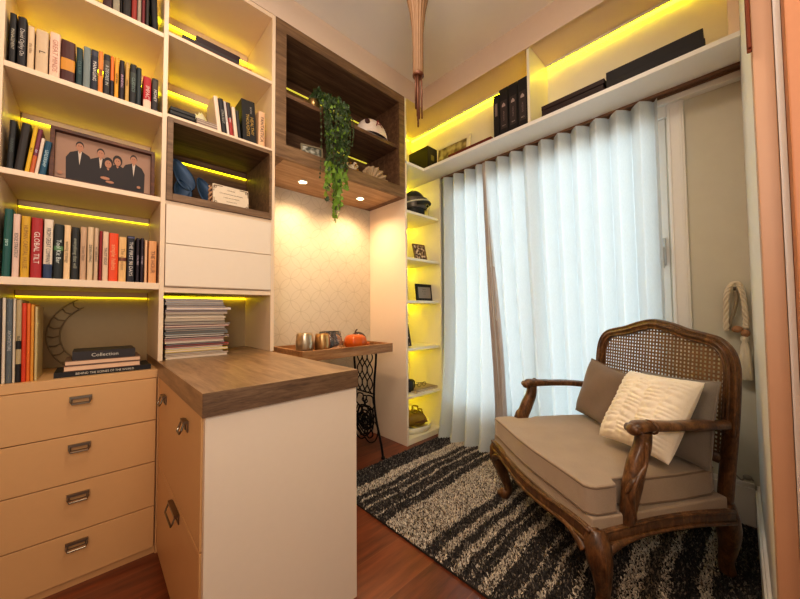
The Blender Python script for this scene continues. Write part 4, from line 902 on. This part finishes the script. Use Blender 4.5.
for k in range(9):
    a = k*2*pi/9+.2; r = .015 if k % 3 else .005; zb = (1.95, 1.92, 2.0, 1.96, 2.02, 1.93, 1.98, 1.945, 2.05)[k]
    MB().tube([(r*cos(a), r*sin(a), 2.138), (r*1.05*cos(a), r*1.05*sin(a), zb)], .0036, 8).build('rod', pcol((112, 68, 46), .4, .3), pd, smooth=True)

# ------------------------------------------------------------------ rope tieback
tb = thing('rope_tieback', 'cream twisted rope curtain tieback with tassel hanging on the wall', 'tieback', (2.412, 0, 0))
loop = catmull([(0, .052, .985), (0, .050, 1.08), (0, .044, 1.18), (0, .022, 1.232), (0, -.002, 1.225), (0, -.014, 1.16), (0, -.020, 1.06), (0, -.018, 1.00)], 10)
for k in range(3): 
    pts = []
    for i, p in enumerate(loop):
        a = i*.62+k*2*pi/3; pts.append((p.x+.0065*cos(a), p.y+.0065*sin(a), p.z))
    MB().tube(pts, .0062, 8).build('rope_strand', pcol((226, 214, 190), .9), tb, smooth=True)
MB().tube(catmull([(.006, .048, .985), (.004, .035, 1.03), (.002, .02, 1.09), (.004, .01, 1.15), (.006, .012, 1.19)], 8), .008, 8).build('inner_cord', pcol((150, 138, 116), .9), tb, smooth=True)
MB().tube([(.03, .015, 1.2), (.0, .015, 1.2), (-.006, .015, 1.212)], .006, 8).build('wall_hook', pcol((120, 110, 100), .4, .6), tb, smooth=True)
MB().ball((-.002, .012, .995), (.016, .022, .018), 12, 8).ball((-.002, -.016, .975), (.016, .018, .020), 12, 8).build('knot', pcol((170, 130, 96), .8), tb, smooth=True)
tas = MB(); tas.lathe([(.006, .965), (.013, .955), (.014, .94), (.009, .93), (.014, .915), (.020, .86), (.026, .745), (.024, .742)], 0, -.012, 0, 48, .08, 16)
tas.build('tassel', pcol((232, 222, 198), .9), tb, smooth=True)
cable = tag(MB().tube(catmull([(2.44, .06, .24), (2.405, .045, .255), (2.40, .02, .235), (2.405, 0, .262), (2.41, -.02, .24)], 6), .004, 6).ball((2.405, .0, .252), (.016, .018, .014), 10, 7).build('plug_cable', pcol((150, 142, 128)), smooth=True), 'grey plug with short cable above the baseboard behind the armchair', 'cable')

# ------------------------------------------------------------------ armchair (local: x = width from the near side, y = -depth)
ch = thing('cane_armchair', 'wide carved wooden armchair with cane back and taupe seat cushion', 'armchair', (1.273, .378, 0), (0, 0, atan2(.815, .579)))
W = .80
def Lc(u, v, z): return (u, -v, z)
def bow(u): return -.020*(.5-.5*cos(2*pi*min(max(u/W, 0), 1)))
# seat rails
def rail(pts, rs, name, bead=True):
    p = catmull([Lc(*q) for q in pts], 8); MB().tube(p, rs, 14, power=3).build(name, CHAIRWOOD, ch, smooth=True)
fr = [Lc(u, .012+bow(u), .300+.012*cos(2*pi*u/W)) for u in [i*W/30 for i in range(31)]]
rl = MB(); rl.tube(fr, (.030, .022), 14, up=(0, 0, 1), power=3)
rl.tube([(x, y+.020, z-.024) for x, y, z in fr], .008, 8); rl.tube([(x, y+.021, z+.020) for x, y, z in fr], .006, 8)
rl.build('front_rail', CHAIRWOOD, ch, smooth=True)
for s in (0, 1):
    f_ = (lambda u: u) if s == 0 else (lambda u: W-u)
    sp = [Lc(f_(.012+.035*t), .01+.62*t, .302+.020*sin(pi*t)) for t in [i/16 for i in range(17)]]
    m = MB(); m.tube(sp, (.028, .020), 14, power=3); dd = -.019 if s == 0 else .019
    m.tube([(x+dd, y, z-.022+.0) for x, y, z in sp], .0075, 8); m.tube([(x+dd, y, z+.020) for x, y, z in sp], .0055, 8)
    m.build('side_rail', CHAIRWOOD, ch, smooth=True)
MB().tube([Lc(.05, .635, .30), Lc(W-.05, .635, .30)], (.03, .018), 12, power=3).build('back_rail', CHAIRWOOD, ch, smooth=True)
# cabriole front legs
for s in (0, 1):
    f_ = (lambda u: u) if s == 0 else (lambda u: W-u)
    pts = [(.018, .024, .328), (.006, .022, .285), (.002, .026, .235), (.016, .046, .16), (.036, .064, .095), (.040, .068, .060), (.026, .054, .040), (.022, .050, .021)]
    rr = [.030, .042, .040, .030, .023, .022, .031, .027]
    P_ = catmull([Lc(f_(a), b, c) for a, b, c in pts], 6); r_ = lerpn(rr, 6)
    m = MB(); m.tube(P_, r_, 16, power=2.4)
    # carved ridges down the knee
    for off in (-.6, 0, .6):
        a = (radians(225) if s == 0 else radians(-45))+off
        m.tube([(p.x+cos(-a if 0 else a)*r*.93*(1 if s == 0 else 1), p.y-sin(a)*r*.93, p.z) for p, r in list(zip(P_, r_))[4:26]], lerpn([.003, .009, .003], 11)[:22]+[.003]*max(0, 22-len(lerpn([.003, .009, .003], 11)[:22])), 6)
    m.ball(Lc(f_(.014), .040, .036), (.026, .026, .018), 14, 8)
    m.build('leg', CHAIRWOOD, ch, smooth=True)
    # bracket scrolls beside the knee
    m = MB(); m.tube(catmull([Lc(f_(.03), -.006, .25), Lc(f_(.065), -.008, .272), Lc(f_(.12), -.010, .283), Lc(f_(.20), -.014, .284)], 6), lerpn([.018, .016, .011, .006], 6), 10)
    m.tube(catmull([Lc(f_(-.004), .04, .25), Lc(f_(-.004), .08, .275), Lc(f_(.002), .14, .287), Lc(f_(.006), .22, .295)], 6), lerpn([.018, .016, .011, .006], 6), 10)
    m.build('knee_bracket', CHAIRWOOD, ch, smooth=True)
    # rear leg
    pts = [(.072, .625, .34), (.074, .645, .28), (.082, .668, .21), (.098, .684, .14), (.114, .690, .07), (.120, .704, .021)]
    MB().tube(catmull([Lc(f_(a), b, c) for a, b, c in pts], 6), lerpn([(.030, .036), (.034, .042), (.032, .038), (.027, .030), (.022, .024), (.024, .026)], 6), 14, power=2.6).build('leg', CHAIRWOOD, ch, smooth=True)
# back frame
def bv(z): return .628+(z-.33)*.095
half = [(.066, .345), (.060, .50), (.054, .66), (.053, .79), (.056, .865), (.074, .922), (.112, .958), (.17, .974), (.24, .988), (.31, 1.010), (.40, 1.026)]
half = [(u-.004 if u < .39 else u-.006, z) for u, z in half]
full = half+[(W-.014-u, z) for u, z in reversed(half[:-1])]
ring = catmull([Lc(u, bv(z), z) for u, z in full], 6)
m = MB(); m.tube(ring, (.017, .026), 14, up=(0, 1, 0), power=3)
m.build('back_frame', CHAIRWOOD, ch, smooth=True)
m = MB(); cx = W/2
def inset(p, d, dy):
    v = Vector((cx, p.y, .72))-p; v.y = 0; n = v.normalized(); return (p.x+n.x*d, p.y+dy, p.z+n.z*d)
for d, dy, r in ((-.020, .013, .006), (.0, .017, .007), (.020, .013, .006)): m.tube([inset(p, d, dy) for p in ring[10:-10]], r, 8)
m.build('carved_moulding', CHAIRWOOD, ch, smooth=True)
MB().tube([Lc(.065, bv(.50), .50), Lc(W-.065, bv(.50), .50)], (.022, .016), 12, power=3).build('lower_back_rail', CHAIRWOOD, ch, smooth=True)
# cane
inner = [inset(p, .022, 0) for p in ring]
def top_at(u):
    best = None
    for a, b in zip(inner, inner[1:]):
        if (a[0]-u)*(b[0]-u) <= 0 and abs(a[0]-b[0]) > 1e-6 and a[2] > .62:
            z = a[2]+(b[2]-a[2])*(u-a[0])/(b[0]-a[0]); best = z if best is None else max(best, z)
    return best
def side_at(z):
    us = []
    for a, b in zip(inner, inner[1:]):
        if (a[2]-z)*(b[2]-z) <= 0 and abs(a[2]-b[2]) > 1e-6: us.append(a[0]+(b[0]-a[0])*(z-a[2])/(b[2]-a[2]))
    return (min(us), max(us)) if len(us) > 1 else None
m = MB(); st_ = .0175; hw = .0043
u = .075
while u < W-.07:
    t = top_at(u)
    if t and t > .55:
        z0, z1 = .505, t+.004
        m.v += []; n = len(m.v)
        for z in (z0, z1): m.v += [Lc(u-hw, bv(z)-.001, z), Lc(u+hw, bv(z)-.001, z), Lc(u+hw, bv(z)+.001, z), Lc(u-hw, bv(z)+.001, z)]
        m.f += [tuple(n+i for i in q) for q in ((0,1,5,4),(1,2,6,5),(2,3,7,6),(3,0,4,7))]
    u += st_
z = .515
while z < 1.0:
    s_ = side_at(z)
    if s_:
        # split at valleys of the crest
        a, b = s_; segs = []
        if z > .955:
            us = [a+(b-a)*i/60 for i in range(61)]; ins = [x for x in us if (top_at(x) or 0) >= z]
            segs = [(min(ins), max(ins))] if ins else []
        else: segs = [(a, b)]
        for a, b in segs:
            y = -bv(z); m.box(a-.003, b+.003, y-.0014, y+.0006, z-hw, z+hw)
    z += st_
m.build('cane_panel', CANE, ch)
# arms
for s in (0, 1):
    f_ = (lambda u: u) if s == 0 else (lambda u: W-u)
    sup = [(.014, .150, .335), (.012, .158, .40), (.016, .178, .47), (.022, .205, .54), (.024, .232, .60), (.024, .240, .648)]
    m = MB(); P_ = catmull([Lc(f_(a), b, c) for a, b, c in sup], 6)
    m.tube(P_, lerpn([(.022, .020), (.026, .024), (.032, .028), (.034, .026), (.029, .024), (.026, .022)], 6), 14, up=(0, 1, 0), power=2.6)
    o2 = -.023 if s == 0 else .023
    m.tube(catmull([Lc(f_(.014-.02), .165, .36), Lc(f_(-.010), .150, .44), Lc(f_(-.010), .175, .50), Lc(f_(-.004), .215, .545), Lc(f_(-.002), .225, .62)], 6), lerpn([.006, .010, .010, .008, .005], 6), 8)
    m.tube(catmull([Lc(f_(-.008), .190, .505), Lc(f_(-.006), .160, .49), Lc(f_(.0), .135, .45)], 6), lerpn([.008, .010, .004], 6), 8)
    m.build('arm_support', CHAIRWOOD, ch, smooth=True)
    arm = [(.026, .196, .655), (.026, .215, .668), (.028, .27, .668), (.024, .36, .664), (.028, .47, .660), (.042, .57, .650), (.058, .650, .640)]
    m = MB(); m.tube(catmull([Lc(f_(a), b, c) for a, b, c in arm], 6), lerpn([(.014, .020), (.022, .030), (.020, .027), (.017, .028), (.017, .030), (.017, .027), (.020, .022)], 6), 14, up=(0, 0, 1), power=2.6)
    m.ball(Lc(f_(.026), .200, .660), (.028, .022, .022), 14, 10)
    m.tube([Lc(f_(.0), .198, .662), Lc(f_(.052), .198, .662)], .015, 12)
    m.tube([Lc(f_(.018+.031*cos(t)), .262, .668+.022*sin(t)) for t in [i*pi/6 for i in range(12)]], .004, 6, closed=True)
    m.build('arm_rest', CHAIRWOOD, ch, smooth=True)
# upholstery
def outline(kind):
    pts = []
    if kind == 'band':
        pts = [(u, .004+bow(u)) for u in [.004+(W-.008)*i/24 for i in range(25)]]
        pts += [(W-.010, .15), (W-.022, .35), (W-.04, .615), (.04, .615), (.022, .35), (.010, .15)]
    else:
        pts = [(.010, .03), (.018, .012)]+[(u, -.002+bow(u)) for u in [.035+(W-.07)*i/22 for i in range(23)]]+[(W-.018, .012), (W-.010, .03)]
        for q in ((W-.012, .08), (W-.016, .115), (W-.056, .130), (W-.058, .20), (W-.040, .24), (W-.044, .40), (W-.058, .56), (W-.078, .60), (W-.12, .61)): pts.append(q)
        for q in ((.12, .61), (.078, .60), (.058, .56), (.044, .40), (.040, .24), (.058, .20), (.056, .130), (.016, .115), (.012, .08)): pts.append(q)
    return pts
def offs(pts, d):
    k = len(pts); out = []
    for i in range(k):
        a, b, c = Vector(pts[i-1]), Vector(pts[i]), Vector(pts[(i+1) % k])
        t = (c-a).normalized(); n = Vector((-t.y, t.x)) # inward for this winding
        out.append((b.x+n.x*d, b.y+n.y*d))
    return out
def cushion(name, pts, z0, z1, r, m, crown=0.):
    mb = MB().prism([Lc(a, b, z0) for a, b in pts], (0, 0, z1-z0))
    o = mb.build(name, m, ch, smooth=True)
    bv_ = o.modifiers.new('bevel', 'BEVEL'); bv_.width = r; bv_.segments = 4; bv_.limit_method = 'ANGLE'; bv_.angle_limit = radians(60); bv_.harden_normals = True
    return o
cushion('upholstered_rail', outline('band'), .322, .372, .008, SEAT)
cushion('seat_cushion', outline('cush'), .373, .476, .009, SEAT, .014)
wl = MB()
oc = outline('cush'); 
wl.tube([Lc(a, b, .468) for a, b in offs(oc, .003)], .0046, 8, closed=True); wl.tube([Lc(a, b, .379) for a, b in offs(oc, .003)], .0046, 8, closed=True)
wl.tube([Lc(a, b, .328) for a, b in offs(outline('band'), -.002)], .004, 8, closed=True)
wl.build('piping', WELT, ch, smooth=True)

# pillows resting on the chair
Mch = Matrix.Translation((1.273, .378, 0)) @ Matrix.Rotation(atan2(.815, .579), 4, 'Z')
def pillow(name, label, c, hw_, hh, th, lean, roll, yaw, m, ruched=False, n=36):
    o = bpy.data.objects.new(name, None); C.objects.link(o); tag(o, label, 'cushion')
    Ml = Matrix.Translation(Lc(*c)) @ Matrix.Rotation(yaw, 4, 'Z') @ Matrix.Rotation(lean, 4, 'X') @ Matrix.Rotation(roll, 4, 'Y')
    o.matrix_world = Mch @ Ml
    R = random.Random(8); ph = [R.uniform(0, 6) for _ in range(200)]
    def surf(side):
        def fn(u, v):
            s, t = 2*u-1, 2*v-1
            pin = 1-.07*(1-abs(t)**2); pin2 = 1-.07*(1-abs(s)**2)
            x = hw_*s*(1-.06*(1-t*t)); z = hh*t*(1-.06*(1-s*s))
            e = max(0, (1-s**4)*(1-t**4))**.55; y = th*e
            y += .003*sin(s*5+t*3)*e
            if ruched and side > 0:
                cols = 4.5; cu = (s+1)/2*cols; k = int(cu); fc = cu-k
                rows = 15; q = (t+1)/2*rows+.55*sin(k*2.1+s*1.5)+.9*(fc-.5)*(1 if k % 2 else -1)*.35+.35*sin(t*9+k*3)
                rip = abs(sin(pi*q)); gather = abs(sin(pi*fc))
                y += e*(.009*rip*(.35+.65*gather)+.004*gather+.002*sin(31*s+17*t))
            return (x, side*y, z)
        return fn
    nn = 110 if ruched else n
    mb = MB(); mb.grid(surf(1), nn, nn)
    k0 = len(mb.v); mb.grid(surf(-1), nn, nn)
    f1 = mb.f[:nn*nn]; mb.f = [tuple(reversed(q)) for q in f1]+mb.f[nn*nn:]
    mb.build('cover', m, o, smooth=True)
    edge = [(-1+2*i/20, -1) for i in range(20)]+[(1, -1+2*i/20) for i in range(20)]+[(1-2*i/20, 1) for i in range(20)]+[(-1, 1-2*i/20) for i in range(20)]
    if not ruched: MB().tube([surf(1)((a+1)/2, (b+1)/2) for a, b in edge], .004, 6, closed=True).build('piping', WELT if m is CUSH else CUSHG, o, smooth=True)
    return o
pillow('throw_pillow', 'brown-grey linen cushion at the left of the armchair', (.560, .545, .632), .168, .160, .062, radians(14), radians(-9), radians(3), CUSH)
pillow('throw_pillow', 'grey linen cushion behind the cream pillow on the armchair', (.200, .555, .640), .172, .170, .055, radians(14), radians(3), 0, CUSHG)
pillow('throw_pillow', 'cream ruched pillow in front of the grey cushions on the armchair', (.196, .430, .662), .162, .176, .066, radians(34), radians(2), radians(2), CREAMF, True)

# ------------------------------------------------------------------ lights
def area(name, loc, rot, sx, sy, e, c):
    L = bpy.data.lights.new(name, 'AREA'); L.shape = 'RECTANGLE'; L.size = sx; L.size_y = sy; L.energy = e; L.color = c
    o = bpy.data.objects.new(name, L); C.objects.link(o); o.location = loc; o.rotation_euler = rot; return o
area('daylight', (2.66, 1.055, 1.23), (0, radians(90), 0), 1.98, 1.5, 13.5, (.70, .89, 1.0)).data.spread = radians(75)
area('hall_lamp', (-.55, -.75, 2.35), (radians(52), 0, radians(-12)), .6, .6, 7, (1.0, .62, .34))
area('added_fill', (-.45, -.45, 1.75), (radians(128), 0, radians(-48)), .8, .8, 25, (1.0, .95, .90))  # soft fill added to lift the ceiling and the high shelf underside
area('room_lamp', (.35, .75, 3.04), (0, 0, 0), .7, .7, 20, (1.0, .84, .68))
w = bpy.data.worlds.new('world'); bpy.context.scene.world = w; w.use_nodes = True
bgn = w.node_tree.nodes['Background']; bgn.inputs[0].default_value = (1.0, .93, .85, 1); bgn.inputs[1].default_value = .75

# ------------------------------------------------------------------ camera
yaw, pit, rol = radians(46.362), radians(2.103), radians(-.4375)
F = Vector((cos(yaw)*cos(pit), sin(yaw)*cos(pit), sin(pit))); R0 = Vector((sin(yaw), -cos(yaw), 0)); U0 = R0.cross(F)
Rv = R0*cos(rol)+U0*sin(rol); Uv = U0*cos(rol)-R0*sin(rol)
cam = bpy.data.cameras.new('camera'); cam.sensor_fit = 'HORIZONTAL'; cam.sensor_width = 36; cam.lens = 323.65/800*36; cam.clip_start = .01
co = bpy.data.objects.new('camera', cam); C.objects.link(co)
M = Matrix((Rv, Uv, -F)).transposed().to_4x4(); M.translation = Vector((0, 0, 1.1)); co.matrix_world = M
bpy.context.scene.camera = co
vs = bpy.context.scene.view_settings; vs.view_transform = 'Standard'; vs.look = 'Medium High Contrast'; vs.exposure = -.08; vs.gamma = 1
